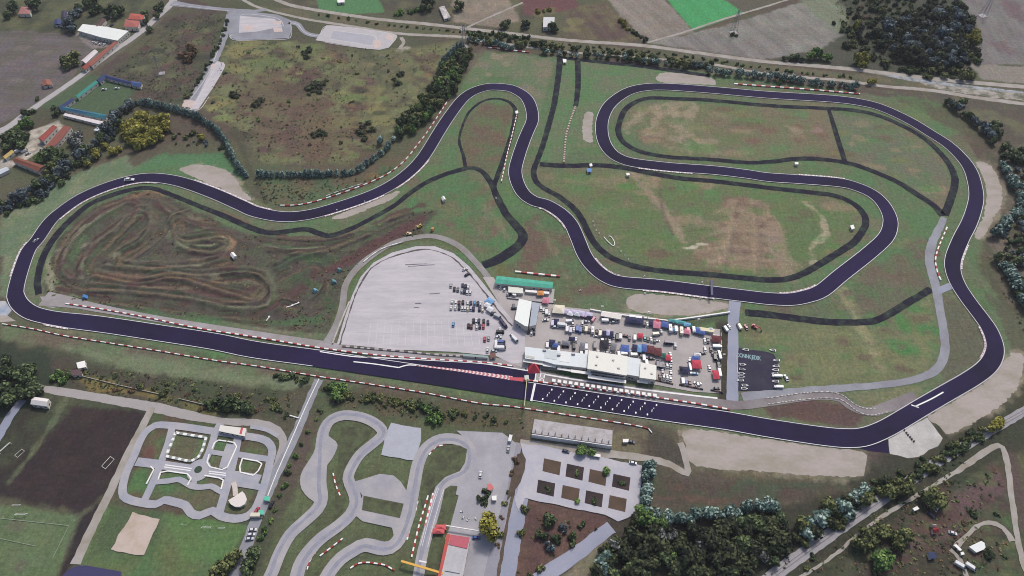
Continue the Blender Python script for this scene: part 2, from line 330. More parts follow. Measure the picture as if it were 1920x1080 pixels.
# motocross
MX='85 545 92 500 120 440 170 390 260 358 290 360 400 410 470 440 560 447 620 455 690 430 760 400 820 395 790 440 730 452 680 490 645 525 640 570 615 625 520 615 400 600 200 575 110 560'
zone(MX,(74,66,64),4,4,1,(66,72,58),1)
zone(MX,(78,62,62),4,4,.45,(88,92,74),2)
rblobs(MX,80,14,6,[(76,56,60),(66,76,58),(88,84,70),(60,50,52)],.7)
BR=(80,58,58); PL=(106,102,88); OR=(104,84,68); GM=(74,92,66)
for s,w,c in [('130 520 115 490 140 440 190 400 240 375 260 390 225 425 190 450 165 480 150 510',7,BR),('150 505 175 460 215 430 250 400 275 395 285 420 260 450 225 470 215 490 260 500 330 500 400 490 430 470 425 445 390 445 340 450 320 420 335 405 370 410',6,PL),
 ('160 500 185 470 230 430 262 405',5,GM),('225 460 250 425 275 405',7,BR),('330 405 315 425 325 455 370 465 420 455',5,(110,112,92)),('320 420 340 415 345 430',4,OR),('440 470 425 485 395 492 360 488',4,OR),
 ('410 440 440 455 430 470',5,(130,104,84)),('180 515 260 530 330 520 420 545 470 560 490 545 480 525 440 520 400 530',6,OR),('170 540 240 545 340 555 440 575 500 570 510 545 490 515 440 510 370 515 300 505 200 495',6,PL),
 ('250 535 330 540 420 555 470 545',9,BR),('200 520 240 518 300 525',7,(98,78,68)),('480 430 540 445 600 450 640 440',6,BR),('500 460 560 465 620 455 700 430',6,GM),('620 505 680 475 740 440 790 410',9,(86,56,60)),('700 420 750 400 790 385',6,BR),
 ('500 580 540 560 580 530 600 500',7,BR),('100 540 95 500 120 455 150 425',6,(128,126,108)),('110 530 130 490 160 445',4,GM),('120 555 300 585 480 605 600 600',7,(72,92,64)),('420 395 450 415 480 425',5,OR),
 ('240 370 275 362 300 368',6,(136,104,84)),('290 380 320 400 380 425 440 440',6,BR),('530 500 560 480 610 490',10,(62,74,58)),('550 520 600 540 620 580',7,(66,78,58)),('575 480 590 490',10,(66,84,60)),('370 430 400 440',5,GM),('360 475 400 480 430 478',6,(84,62,66))]:
    stroke(s,w*.7 if c==PL else w,c,2.5,2.5,.5 if c==PL else .85)
for k in range(26):
    # parallel ruts following the traced laps
    pass
for s_,ds in (('130 520 115 490 140 440 190 400 240 375 260 390 225 425 190 450 165 480 150 510',(-9,-5,5,9)),('150 505 175 460 215 430 250 400 275 395 285 420 260 450 225 470 215 490 260 500 330 500 400 490 430 470 425 445 390 445 340 450 320 420 335 405 370 410',(-6,-3,4,8)),('170 540 240 545 340 555 440 575 500 570 510 545 490 515 440 510 370 515 300 505 200 495',(-7,-4,4,7)),('500 460 560 465 620 455 700 430 760 405',(-6,-3,4,7)),('180 515 260 530 330 520 420 545 470 560',(-6,5)),('300 380 350 410 420 430 470 450 540 460',(-5,4,9)),('110 545 240 570 360 590 480 612 580 625',(-6,-3,4))):
    for q,dv in enumerate(ds):
        pp_=[(u+dv*.6,v+dv) for u,v in px(s_)]
        stroke(pp_,2.2,[(66,50,52),(116,110,96),(62,72,52),(100,78,66)][(q+len(s_))%4],1.2,1.6,.75,1.0)
LOOPS=('110 520 102 490 128 440 180 392 250 368 300 372 330 395 318 420 290 450 240 485 215 505 260 520 330 512 420 520 470 512 500 530 490 556 430 566 330 556 220 545 150 540 110 520','165 500 180 470 225 435 255 398 285 392 290 420 262 455 222 480 240 500 320 496 400 492 440 480 448 455 420 435 370 440 330 445 325 415 360 398','200 470 240 430 268 404','350 470 400 474 425 460 400 450 355 455','260 535 350 535 430 545 478 550 492 535 470 522 420 525','470 440 540 452 620 452 700 428 780 398','500 470 560 478 620 468 690 440','150 560 280 575 400 590 520 600','520 520 560 500 600 500 610 540 580 570 530 570')
for k,q_ in enumerate(LOOPS):
    for j,dv in enumerate((-9,-6,-3,0,3,6,9)):
        stroke([(u+dv*.45,v+dv*.8) for u,v in px(q_)],[1.6,2.2,1.3][(j+k)%3],[(58,44,48),(96,92,78),(70,54,54),(66,78,58),(52,42,46),(104,84,68),(64,58,54)][(j*3+k)%7],1.0,1.0,.92,.5)
blobs('245 400 300 440 440 500 540 590 560 560 350 570 200 560 120 550 480 590 460 450',18,7,BR,.6); blobs('160 460 215 480 370 500 400 520 150 520',14,6,(130,128,108),.5)
# strips by the straight
zone('0 605 100 625 400 668 600 708 980 770 975 810 700 765 560 735 300 690 100 655 0 640',(92,104,78),3,4,1,(96,86,76),1)
zone('120 650 300 675 580 720 560 745 400 715 280 715 180 680',(104,112,88),4,5,.9)
zone('0 640 130 665 150 680 290 700 560 740 560 790 400 780 200 748 90 725 0 760',(72,64,58),4,5,1,(66,72,54),1)
stroke('145 710 220 728 300 745 400 775',6,(98,94,58),3,3,.8)
zone('140 705 200 715 300 740 290 748 160 730',(120,98,60),4,3,.6)
zone('-30 640 0 635 90 665 110 700 75 730 60 800 20 850 -30 880',(52,58,48),4,5)
zone('100 765 280 768 235 870 205 925 150 965 40 940 -30 930 -30 880',(50,40,43),3,4,1,(58,47,47),1)
zone('45 765 100 750 130 770 60 860 0 920 0 830',(52,47,44),3,3,1,(64,66,52),1); stroke('125 745 100 790 60 850 20 900',4,(92,98,74),2,2,.7)
zone('-30 940 150 968 125 1030 100 1100 -30 1100',(92,104,76),2,2,1,(84,100,70),1); blobs('30 985 40 1060',18,12,(98,86,80),.5)
zone('150 968 205 928 140 1058 105 1100',(48,40,43),3,3)
zone('190 945 480 985 455 1050 440 1100 150 1100 150 1055',(78,102,66),3,3,1,(88,98,66),1); zone('300 960 480 985 440 1060 350 1050',(84,112,68),4,4,.7)
zone('210 940 310 960 280 1045 170 1040',(72,84,60),5,5,.8)
zone('520 745 600 712 580 790 525 890 490 960 470 900 520 830',(78,74,62),3,4)
zone('285 765 420 792 520 802 530 900 480 985 330 960 225 945',(76,84,60),3,3,1,(84,70,62),1)
zone('600 715 980 770 985 830 950 820 780 795 700 770 620 765 560 830 510 930 460 1090 400 1090 520 900 570 800',(72,84,62),3,4,1,(84,74,64),1)
zone('610 760 720 770 960 820 900 860 860 1000 760 1090 480 1090 590 820',(86,94,68),3,4,1,(78,82,60),1)
zone('640 730 980 775 985 805 800 790 660 760',(66,70,56),3,4,1,(84,76,60),1)
# south centre / south right
zone('985 760 1215 795 1280 850 1290 890 1200 860 980 825',(104,96,78),3,3,1,(84,74,68),1)
zone('1210 790 1290 850 1290 885 1215 860',(72,66,60),3,3)
zone('1200 860 1290 890 1330 880 1600 890 1660 850 1700 850 1680 900 1600 920 1450 950 1220 955',(82,72,66),4,5,1,(72,76,62),1)
zone('1330 878 1600 880 1580 905 1360 900',(90,84,66),4,4,.8); zone('1640 830 1700 850 1680 875 1625 870',(80,66,66),3,3)
zone('940 850 975 850 950 1090 920 1090',(88,72,64),3,3); zone('985 935 1155 965 1100 1010 1000 1090 950 1090',(98,74,68),3,3,1,(84,62,60),1)
zone('1140 965 1460 950 1700 880 1680 915 1430 1090 1000 1090 1150 1000',(58,54,48),4,5,1,(66,58,52),1)
zone('1040 1090 1130 1010 1160 1020 1110 1100',(112,104,88),3,3)
zone('1440 1090 1920 770 1960 790 1960 1100',(76,68,58),4,5,1,(70,78,58),1)
zone('1760 940 1880 880 1885 930 1790 980',(92,70,74),4,4,.9); zone('1660 960 1800 940 1800 1000 1850 1000 1700 1060 1660 1050',(82,58,58),5,6,.7)
zone('1900 840 1960 830 1960 1000 1920 990',(84,80,62),3,3); stroke('1892 830 1905 900 1925 990',6,(84,66,68),2,1,.8)
stroke('1660 1050 1700 1035 1740 1010 1790 1000',6,(92,74,72),4,4,.7)
blobs('1760 930 1850 990 1890 980 1700 1000 1640 1030',16,10,(74,92,60),.7)
stroke('1357 612 1360 660 1361 700 1362 745',13,(62,54,48),2,2,.95); stroke('1256 606 1300 602 1360 594',8,(72,80,62),2,2,.8)
stroke('936 500 960 545 985 590',9,(92,92,62),2,2,.8); stroke('632 600 650 545 690 488 740 458 790 447 840 455 880 478',6,(84,92,60),2,2,.8)
stroke('440 240 470 320 500 380',5,(72,70,58),2,2,.8); stroke('905 95 870 140 850 180 800 245',7,(92,82,74),2,2,.7)
stroke('5 395 100 345 170 305 240 285',8,(84,72,64),3,3,.7)
for q_,g_ in (('331 813 386 820 382 842 370 862 356 866 318 856 322 838',0),('405 825 424 827 421 845 402 843',0),('399 851 418 854 413 877 402 876 393 867',0),('461 831 480 832 500 842 502 852 492 856 459 850',1),('455 861 492 867 479 890 447 885',0),('303 884 348 889 360 905 345 905 335 897 298 902',0),('376 894 420 898 416 915 402 910 365 908',0),('284 809 314 813 304 838 296 862 268 858 274 835',1),('258 872 291 878 272 930 245 930 236 920',1),('282 910 325 908 345 918 392 918 414 928 405 957 360 965 350 946 322 935 278 934',0),('448 916 477 918 468 945 455 962 420 957 430 930',0)): zone(q_,(76,104,66),1.5,1.0,1,(90,86,68) if g_==0 else (96,66,62),1)
stroke('1430 1090 1500 1035 1600 964 1700 897 1800 833 1930 760',36,(56,56,46),5,5,.85); stroke('1470 1010 1560 960 1640 920',34,(58,56,48),5,6,.8)
zone('1230 885 1300 900 1580 902 1600 920 1450 948 1235 952',(78,64,60),3,5,1,(70,74,60),1); blobs('1400 905 1450 915 1500 910 1380 915',24,8,(68,80,64),.7); blobs('1270 915 1300 935 1250 935 1350 940',24,7,(92,70,64),.7)
zone('1560 1090 1640 1060 1700 1040 1790 1010 1800 1060 1760 1095',(62,56,48),5,6,.8)
rblobs('1500 1085 1640 985 1740 925 1860 850 1885 880 1900 1085',90,13,7,[(64,74,54),(84,62,60),(56,54,46),(88,92,62),(74,60,58)],.85)
stroke('335 318 350 311 375 309 405 313 428 322 442 335 456 357 471 373',4.5,(138,128,114),2.5,3,.75,.6)
stroke('1280 812 1360 812 1440 824 1500 833 1580 842 1622 850 1624 870 1618 890 1580 894 1500 890 1400 882 1300 872 1287 840 1280 812',4.5,(138,128,114),2.5,3,.75,.6)
stroke('1742 780 1800 746 1850 716 1880 680 1898 662 1918 668 1915 700 1905 730 1870 765 1820 795 1780 815',4.5,(138,128,114),2.5,3,.75,.6)
stroke('1830 306 1850 306 1868 325 1878 355 1878 382 1865 405 1850 435 1838 448',4.5,(138,128,114),2.5,3,.75,.6)
stroke('1180 555 1300 560 1364 570 1366 578 1290 592 1190 584 1174 570',4.5,(138,128,114),2.5,3,.75,.6)
# a worn halo of trampled soil along tracks is real dirt
for s in ('0 260 60 205 140 150 260 66 325 6',): stroke(s,13,(98,94,84),3,3,.6)
# relief of the motocross field
hgt=np.zeros(NV)
Pm=[(p.x,p.y) for p in W(MX)]; i=sel(Pm,0); ins=inside(gx[i],gy[i],Pm); dd=segd(gx[i],gy[i],Pm,True)
mask=np.where(ins,np.clip((dd-4)/12,0,1),0)
rd=np.zeros(len(i))
for s_ in ('130 520 115 490 140 440 190 400 240 375 260 390 225 425 190 450 165 480 150 510','150 505 175 460 215 430 250 400 275 395 285 420 260 450 225 470 215 490 260 500 330 500 400 490 430 470 425 445 390 445 340 450 320 420 335 405 370 410','170 540 240 545 340 555 440 575 500 570 510 545 490 515 440 510 370 515 300 505 200 495','500 460 560 465 620 455 700 430 760 405','180 515 260 530 330 520 420 545 470 560','300 380 350 410 420 430 470 450 540 460','160 475 200 440 240 410 262 402','320 432 345 462 400 470 425 455','520 500 560 480 610 470','490 600 540 560 590 500'):
    for dv in (-5,5):
        dq=segd(gx[i],gy[i],[(p.x,p.y) for p in spline(W([(u,v+dv) for u,v in px(s_)]),5)],False); rd=np.maximum(rd,1.7*np.exp(-(dq/2.6)**2))
hgt[i]=mask*np.clip(rd+n14[i]*1.0+n5[i]*.8+.2,0,2.8)
me=bpy.data.meshes.new('ground')
idx=np.arange(NV).reshape(NX,NY)
quads=np.stack([idx[:-1,:-1],idx[1:,:-1],idx[1:,1:],idx[:-1,1:]],-1).reshape(-1,4)
me.vertices.add(NV); co=np.stack([gx,gy,hgt],1).astype(np.float32); me.vertices.foreach_set('co',co.ravel())
me.loops.add(quads.size); me.loops.foreach_set('vertex_index',quads.ravel().astype(np.int32))
me.polygons.add(len(quads)); me.polygons.foreach_set('loop_start',np.arange(0,quads.size,4,dtype=np.int32))
me.polygons.foreach_set('loop_total',np.full(len(quads),4,np.int32))
me.update(); me.validate()
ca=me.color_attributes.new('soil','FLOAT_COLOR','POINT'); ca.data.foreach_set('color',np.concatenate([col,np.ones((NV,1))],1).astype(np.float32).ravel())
gm=bpy.data.materials.new('grass_and_soil'); gm.use_nodes=True; N=gm.node_tree.nodes; L=gm.node_tree.links; p=N['Principled BSDF']
p.inputs['Roughness'].default_value=.95; p.inputs['Specular IOR Level'].default_value=.1
at=N.new('ShaderNodeVertexColor'); at.layer_name='soil'; tc=N.new('ShaderNodeTexCoord')
def gn(sc,det,rg=.65,lo=.3,hi=.7,a=0,b=1):
    n=N.new('ShaderNodeTexNoise'); n.inputs['Scale'].default_value=sc; n.inputs['Detail'].default_value=det; n.inputs['Roughness'].default_value=rg
    L.new(tc.outputs['Object'],n.inputs['Vector']); r=N.new('ShaderNodeMapRange'); L.new(n.outputs['Fac'],r.inputs[0])
    for k,v in zip((1,2,3,4),(lo,hi,a,b)): r.inputs[k].default_value=v
    return r.outputs[0]
def mult(c,fac,rgb):
    m=N.new('ShaderNodeMix'); m.data_type='RGBA'; m.blend_type='MULTIPLY'; L.new(fac,m.inputs[0]); L.new(c,m.inputs[6]); m.inputs[7].default_value=(*rgb,1); return m.outputs[2]
c=at.outputs['Color']
c=mult(c,gn(.06,5),(1.12,.98,.92)); c=mult(c,gn(.11,4,.6,.35,.75),(.9,1.05,.88)); c=mult(c,gn(.35,4,.72,.44,.70),(.73,.73,.74)); c=mult(c,gn(.5,3,.78,.48,.72),(1.38,1.36,1.27)); c=mult(c,gn(1.1,2,.7,.5,.75),(.84,.85,.86))
def gs(rot,sx,sy,lo,hi):
    mp=N.new('ShaderNodeMapping'); mp.inputs['Rotation'].default_value=(0,0,rot); mp.inputs['Scale'].default_value=(sx,sy,1); L.new(tc.outputs['Object'],mp.inputs[0])
    n=N.new('ShaderNodeTexNoise'); n.inputs['Scale'].default_value=1; n.inputs['Detail'].default_value=4; n.inputs['Roughness'].default_value=.7; L.new(mp.outputs[0],n.inputs['Vector']); r=N.new('ShaderNodeMapRange'); L.new(n.outputs['Fac'],r.inputs[0]); r.inputs[1].default_value=lo; r.inputs[2].default_value=hi; return r.outputs[0]
c=mult(c,gs(.3,.06,.5,.5,.75),(.76,.80,.76)); c=mult(c,gs(-.7,.5,.07,.5,.75),(1.3,1.26,1.18)); c=mult(c,gn(.9,2,.8,.5,.68),(1.3,1.3,1.24))
L.new(c,p.inputs['Base Color'])
me.materials.append(gm)
go=struct(bpy.data.objects.new('ground',me)); COL.objects.link(go)

# ---------------------------------------------------------------- paved and bare surfaces
ASPH=mat((38,33,54),.85,.07,.08,(47,39,73),.5,.013)
ASPH.node_tree.nodes['Principled BSDF'].inputs['Specular IOR Level'].default_value=.08
STRIP=mat((40,38,51),.9,.2,.3,(68,80,68),.22,.12)
STRIP.node_tree.nodes['Principled BSDF'].inputs['Specular IOR Level'].default_value=.08
GREY=mat((152,154,162),.9,.06,.08,(138,138,146),.5,.06)
LGREY=mat((200,194,198),.9,.06,.12,(186,181,186),.5,.04,4.0,0)
GREYB=mat((160,162,178),.9,.06,.1,(146,150,168),.5,.05)
DIRT=mat((172,166,160),.95,.08,.2,(150,142,130),.4,.1)
PITG=mat((128,120,122),.9,.06,.06,(146,140,140),.5,.03)
TRAP=mat((174,164,158),.95,.08,.3,(158,150,138),.4,.05,1.8,8)
WHITE=mat((238,236,236),.7,.04,.4)
REDP=mat((196,60,66),.7,.05,.4)
# gravel traps
def trap(pts,level=1): return area('gravel_trap',pts,level,TRAP,smooth=True,step=2.0,jit=.8)
trap('335 318 350 311 375 309 405 313 428 322 442 335 456 357 471 373 468 376 445 371 415 354 385 342 355 328')
trap('622 408 640 400 700 376 745 358 748 362 735 373 690 392 645 409 625 411')
trap('1097 213 1110 211 1112 220 1110 245 1112 263 1110 267 1096 264 1092 245'); trap('1230 145 1246 136 1290 139 1330 144 1342 156 1335 159 1280 157 1240 154')
trap('1830 306 1850 306 1868 325 1878 355 1878 382 1865 405 1850 435 1838 448 1828 446 1830 434 1845 402 1850 360 1843 330')
trap('1180 555 1215 551 1300 560 1364 570 1366 578 1340 583 1290 592 1240 590 1190 584 1174 570')
trap('1280 812 1300 805 1360 812 1440 824 1500 833 1580 842 1622 850 1624 870 1618 890 1580 894 1500 890 1400 882 1300 872 1287 840')
trap('1742 780 1800 746 1850 716 1880 680 1898 662 1918 668 1915 700 1905 730 1870 765 1820 795 1780 815 1760 800')
area('concrete_apron','1665 823 1738 782 1752 800 1768 822 1758 838 1742 845 1722 857 1700 858 1668 851',2,mat((200,196,192),.9,.08,.12,(176,174,170),.5,.08),jit=.5)
area('run_off_asphalt','1600 838 1645 830 1665 824 1668 850 1630 846',2,ASPH)
# dark strips of milled asphalt
for k,(s,w) in enumerate([
 ('73 552 70 530 74 505 84 475 105 442 135 410 170 382 212 365 250 355 285 353 320 365 370 385 420 405 470 427 505 437 545 433 575 430 605 440 625 441 660 428 700 408 740 385 765 365 800 342 840 325 874 316',[5,6,6.5,6.5,6,5,5,5.5,6,6,5.5,5,5,5.5,6]),
 ('872 316 888 315 905 323 922 345 930 365 948 400 972 428 981 444 972 460 950 477 925 491 905 497',[5,5.5,6,7,7,8,9,10,9]),
 ('873 316 869 292 861 265 866 240 880 210 905 190 930 185 952 190 965 203 966 222',[4,3,2.5,2.5,3,3,4,5]),
 ('966 205 963 235 952 275 940 310 926 348',[4.5,4.5,5,5]),
 ('1050 109 1046 150 1038 200 1020 265 1009 297 1001 318 1004 338 1020 353 1050 370 1075 390 1090 410 1105 440 1122 465 1150 485 1185 498 1240 508 1330 515 1400 522 1440 525 1475 523 1510 511 1560 481 1600 455 1620 428 1623 410 1612 392 1590 376 1560 366 1530 362 1440 352 1340 340 1280 335 1220 325 1170 315 1120 310 1060 311 1012 308',[7,6.5,6,5.5,5.5,6,6,6,6,6,6,6.5,6,6,6,6,6.5,6.5,6.5]),
 ('1083 112 1084 150 1082 180 1079 200',[6.5,6.5,6,5]),
 ('1048 108 1085 112 1140 118 1200 124 1260 132 1300 138 1330 142',[5,6,6,6.5,6.5,6]),
 ('1768 405 1750 385 1720 365 1680 340 1620 315 1580 304 1530 298 1490 298 1450 303 1400 305 1330 299 1260 295 1210 287 1180 275 1165 262 1159 245 1163 225 1174 204 1195 190 1220 184 1260 185 1330 188 1440 198 1540 203 1600 207 1650 218 1700 240 1740 265 1772 298 1788 325 1790 345 1782 375 1771 403',[7,6.5,6,6,5.5,5.5,5.5,6,6,6,6,6,6,6,6,6,6.5,7]),
 ('1554 206 1560 225 1570 258 1584 303',[4,5,5]),
 ('1397 586 1440 590 1500 598 1560 604 1620 604 1650 598 1690 575 1746 542',[7,6.5,6.5,6,6,6,6])]):
    road('service_strip',s,[q*.93 for q in w],3+k,STRIP,jit=.22,step=3)
area('paved_yard','1380 652 1396 654 1440 660 1451 664 1459 678 1458 730 1440 731 1384 734 1379 700',14,mat((48,44,66),.85,.12,.15,(58,56,70),.4,.1),jit=.4)
# service roads
road('service_road','1770 408 1760 430 1748 455 1742 485 1748 515 1756 545 1762 580 1769 620 1772 655 1764 682 1746 700 1710 713 1650 722 1580 728 1500 735 1440 741 1392 746',[5,6,7,7,7,6,6,6,5.5,5,5,6,7,7,8],15,GREY,jit=.3)
area('service_road','1756 540 1785 528 1790 540 1762 552',16,GREYB)
road('paddock_road','1378 562 1375 600 1374 660 1373 752',[9,7.5,7.5,8],17,GREYB,jit=.2)
road('pit_lane','1004 704 1060 717 1120 727 1200 738 1300 751 1380 760 1440 754 1500 745 1545 742 1575 747 1592 760 1612 769 1636 772 1662 764 1720 746',[9,10,10,10,10,10,8,6.5,6.5,6.5,6.5,6.5,8,11],18,PITG)
road('service_road','82 560 130 567 200 581 300 599 400 615 480 627 600 645 640 652 720 664 800 669 880 673 985 690',[14,8,6,5.5,5.5,5.5,5.5,6,6,6.5,7,10],19,mat((166,160,164),.9,.06,.1,(150,144,142),.5,.06))
road('perimeter_road','612 644 630 612 642 575 648 535 668 505 700 478 740 455 775 446 808 443 838 450 865 465 890 490 915 520 940 558 968 596 985 620',[6,5.5,5,5,6,5,5,5,5.5,5,5,6,7,7],20,mat((156,152,152),.9,.07,.1,(140,134,130),.5,.06))
area('paddock_forecourt','925 520 935 535 960 540 1040 542 1036 575 1050 575 1126 583 1200 590 1252 602 1290 612 1352 618 1352 680 1352 738 1300 735 1230 722 1100 700 980 690 940 672 925 640 955 600 905 520',21,mat((184,176,174),.9,.05,.08,(170,164,162),.5,.05))
area('car_park','632 645 645 600 660 555 676 520 700 493 735 474 780 462 815 462 850 475 880 500 905 530 940 575 965 605 985 625 982 680 960 682 930 668 850 660 740 656',22,LGREY)
road('car_park_edge_ditch','637 647 650 604 664 560 680 526 702 499 738 481 785 469 812 470 845 482 874 507 903 542 935 583 960 612',1.1,23,mat((96,90,88),.95,.3,.3),jit=.4)
# stained seams and marks on the car park
for s in ('760 497 800 495','765 500 815 497','805 552 825 550','778 570 790 569','776 577 786 577'):
    road('tyre_mark',s,.8,24,mat((110,108,116),.9,.2,.4),jit=.2)
for k in range(16): road('bay_marking','%f 648 %f 602'%(690+14*k,696+13.2*k),.35,24,mat((206,203,210),.9,.05))
for k in range(6): road('slab_joint','%f %f %f %f'%(672-k*4,528+k*19,890+k*9,528+k*21),.3,24,mat((180,178,187),.9,.05))
# country roads
for kk,(s,w,m) in enumerate([('495 -12 540 8 600 20 700 35 800 45 870 53 960 63 1060 75 1200 85 1300 98 1440 116 1600 130 1750 148 1960 166',[6,6,6,6,6,7,7],DIRT),
 ('440 -12 480 12 560 33 650 48 750 63 860 69 900 76 990 88 1060 97 1200 108 1330 120 1440 139 1580 151 1650 161 1750 170 1830 183 1960 200',[4,4,4.5,5,5,4,4,4,4.5,5,6,6],DIRT),
 ('-40 278 0 247 20 235 60 205 140 150 200 105 260 63 300 27 322 5 336 -20',[9,8,7,7,7,8,9,9],mat((176,172,172),.9,.06,.1)),
 ('322 6 350 10 400 16 436 19 482 22',[12,8,7,7,8],GREY),('436 18 428 45 412 90 388 140 368 178 352 200',[12,9,8,9,10,10],GREY),
 ('1214 80 1290 58 1350 38 1450 8 1500 -8',[3,3,3],DIRT),('862 58 905 38 950 18 980 5',[3,3,3],DIRT),('752 70 757 80 748 92',[4,4,4],DIRT),('470 22 500 18',6,GREY),
 ('68 727 150 740 215 751 285 763 350 778 420 790 480 793 510 800 526 815 531 832 527 852 515 885 492 945',[5,6,6,7,7,7,5,5,5,5,4],mat((166,160,158),.9,.06,.1)),
 ('286 764 262 810 235 862 205 925 175 985 142 1058',[5,5,5,5.5,6],DIRT),('598 712 578 756 552 820 522 880 497 935 467 1010 440 1090',[6,6,6.5,7,7,8],GREY),
 ('42 750 20 780 -10 830',[6,6,7],GREYB),('970 830 962 870 948 930 935 990 915 1095',[7,6,6.5,7,8],mat((150,148,158),.9,.07,.1)),
 ('975 832 1060 842 1130 850 1215 860 1260 873 1288 888 1286 862 1276 830',[6,6,6,5,5,4,4],DIRT),
 ('1008 1090 1040 1066 1080 1040 1115 1012 1146 988',[9,8.5,8,8],GREYB),
 ('1424 1100 1500 1043 1600 972 1700 905 1800 841 1940 760',[7,7,6.5,6,6,5.5],mat((160,157,160),.95,.14,.4)),
 ('1496 1085 1560 1044 1640 978 1740 917 1800 880 1845 848 1872 836 1884 850 1893 900 1900 960 1912 1030 1930 1090',[1.8,1.8,1.8,2,2.2,2.6,4,3.6,3.4,3.4,3.6],DIRT),
 ('1898 1015 1880 990 1855 980 1830 988 1812 1005 1795 1022 1790 1030',[4,3,2.2,2.2,3,3],DIRT),('1782 1030 1800 1050 1812 1080',2.5,DIRT),
 ('982 850 988 880 978 930 965 1000 950 1090',[8,9,9,9],GREYB)]):
    road('country_road',s,w,3+kk,m,jit=.35)
area('pale_riverbed','1720 150 1790 160 1920 177 1960 182 1960 196 1920 190 1850 182 1780 172 1735 160',4,mat((176,168,160),.9,.12,.2,(96,98,80),.5,.12),jit=1.5)
area('river','1625 136 1700 145 1790 157 1920 172 1960 177 1960 180 1850 169 1780 162 1700 151',5,mat((150,156,166),.5,.06,.2,(84,90,88),.45,.15),jit=.8)
# pads at the top left
area('parking_pad','436 22 470 22 520 28 545 38 546 58 542 72 500 74 445 76 430 70 428 50',26,GREY); area('parking_bays','450 30 515 36 530 50 480 60 448 62',27,LGREY)
road('parking_link','543 42 558 46 568 58 580 65 598 68',[8,6,6,8],26,GREY)
area('parking_pad','598 66 612 48 660 52 720 60 744 66 742 75 728 90 712 94 690 92 640 84 592 76',27,mat((186,182,184),.9,.06,.1)); area('parking_bays','625 58 702 68 697 85 620 73',28,mat((172,172,180),.9,.06,.1))
KRB=mat((206,202,202),.9,.06,.3); PEB=mat((204,186,180),.9,.12,.4)
for s in ('436 66 431 69 444 76 500 75 541 73 546 58 545 40','450 29 470 27 520 35 532 49','545 43 559 47 568 58 580 65 597 68','600 66 613 49 660 53 720 61 743 67 740 76 728 90','618 74 660 80 697 86 704 69 660 62 624 57','610 80 640 85 690 92','402 114 418 119 420 128 396 170','402 130 380 172 362 200','345 202 372 207 392 182','322 8 350 12 400 18 432 21','425 45 410 92 386 146 350 196'): road('kerb_line',s,.7,29,KRB)
for s in ('455 50 470 46 478 55 460 60','512 40 528 40 527 46 512 45','512 53 528 52 530 60 514 61','700 78 712 74 716 88 702 92','728 64 740 68 736 78 722 72','345 186 366 190 362 204 342 200','396 122 404 120 404 128 396 130'): area('pebbled_island',s,30,PEB,jit=.3)
area('parking_pad','396 130 406 116 420 118 421 128 396 170 372 206 356 206 372 180',27,LGREY)
# mini roads of the traffic education park: paved ground with grass islands on top
MINI=mat((176,173,178),.9,.05,.12,(160,162,174),.5,.08)
PW=4.6
road('park_path','288 800 300 797 340 800 400 809 440 815 490 823 506 833 511 848 506 868 500 895 490 928 478 955 462 969 440 973 415 968 398 958 375 967 358 962 348 948 325 941 308 938 292 946 262 942 238 935 230 922 236 890 252 855 262 830 273 811',5.0,29,MINI,closed=True)
for k,(q,w_) in enumerate((('323 803 316 830 306 858 296 884 284 912 270 941',PW),('256 866 290 870 330 876 373 882 410 887 450 893 488 899',PW+1.2),('404 811 396 838 386 862 373 882',PW),('447 818 441 850 432 888 422 925 411 963',PW+.6),('398 848 424 852',3.2),('444 852 475 857 503 861',4.0),('291 904 318 902 335 899 348 905 360 912 378 914 396 912 408 918 422 926',3.6),('373 882 366 900 362 912',3.6),('430 904 460 909 490 914',4.0),('414 794 404 812',5.0),('470 800 500 806 522 818',3))):
    road('park_path',q,w_,30+.25*k,MINI)
area('park_paved_bay','425 832 446 836 432 881 411 877 418 852',33,MINI)
def disc(name,u,v,r,level,m,z=None):
    c=G(u,v); mb=MB(); mb.face([(c.x+r*math.cos(a*math.pi/10),c.y+r*math.sin(a*math.pi/10),lev(level)) for a in range(20)]); return struct(mb.obj(name,m))
disc('park_roundabout',373,882,7.4,34,MINI); disc('park_lawn',372,881,2.4,35,mat((62,78,62),.95,.2,.5))
for s in ('310 872 360 879','308 876 358 883','392 884 424 888','392 888 424 892'): road('road_marking',s,.7,35,WHITE)
area('tarmac_court','142 1062 160 1060 228 1072 226 1100 100 1100 126 1070',6,mat((66,64,100),.9,.06,.1)); area('run_off_paving','-20 566 10 564 22 582 14 592 -20 592',2,mat((150,164,186),.9,.1,.2,(186,184,186),.5,.1)); area('run_off_gravel','-20 590 14 592 30 602 -20 606',3,TRAP)
area('verge_hardstanding','75 556 96 556 128 566 100 578 84 574',1,mat((160,156,158),.9,.08,.2))
# sandpit
area('sandpit','249 960 300 975 271 1041 243 1040 207 1031 215 1018',29,mat((198,182,172),.95,.06,.2,(176,160,140),.3,.1),jit=.6)
for s in ('0 972 130 986','0 1010 66 1024','130 986 100 1045'): road('pitch_line',s,.35,29,mat((140,150,128),.9,.2,.4))
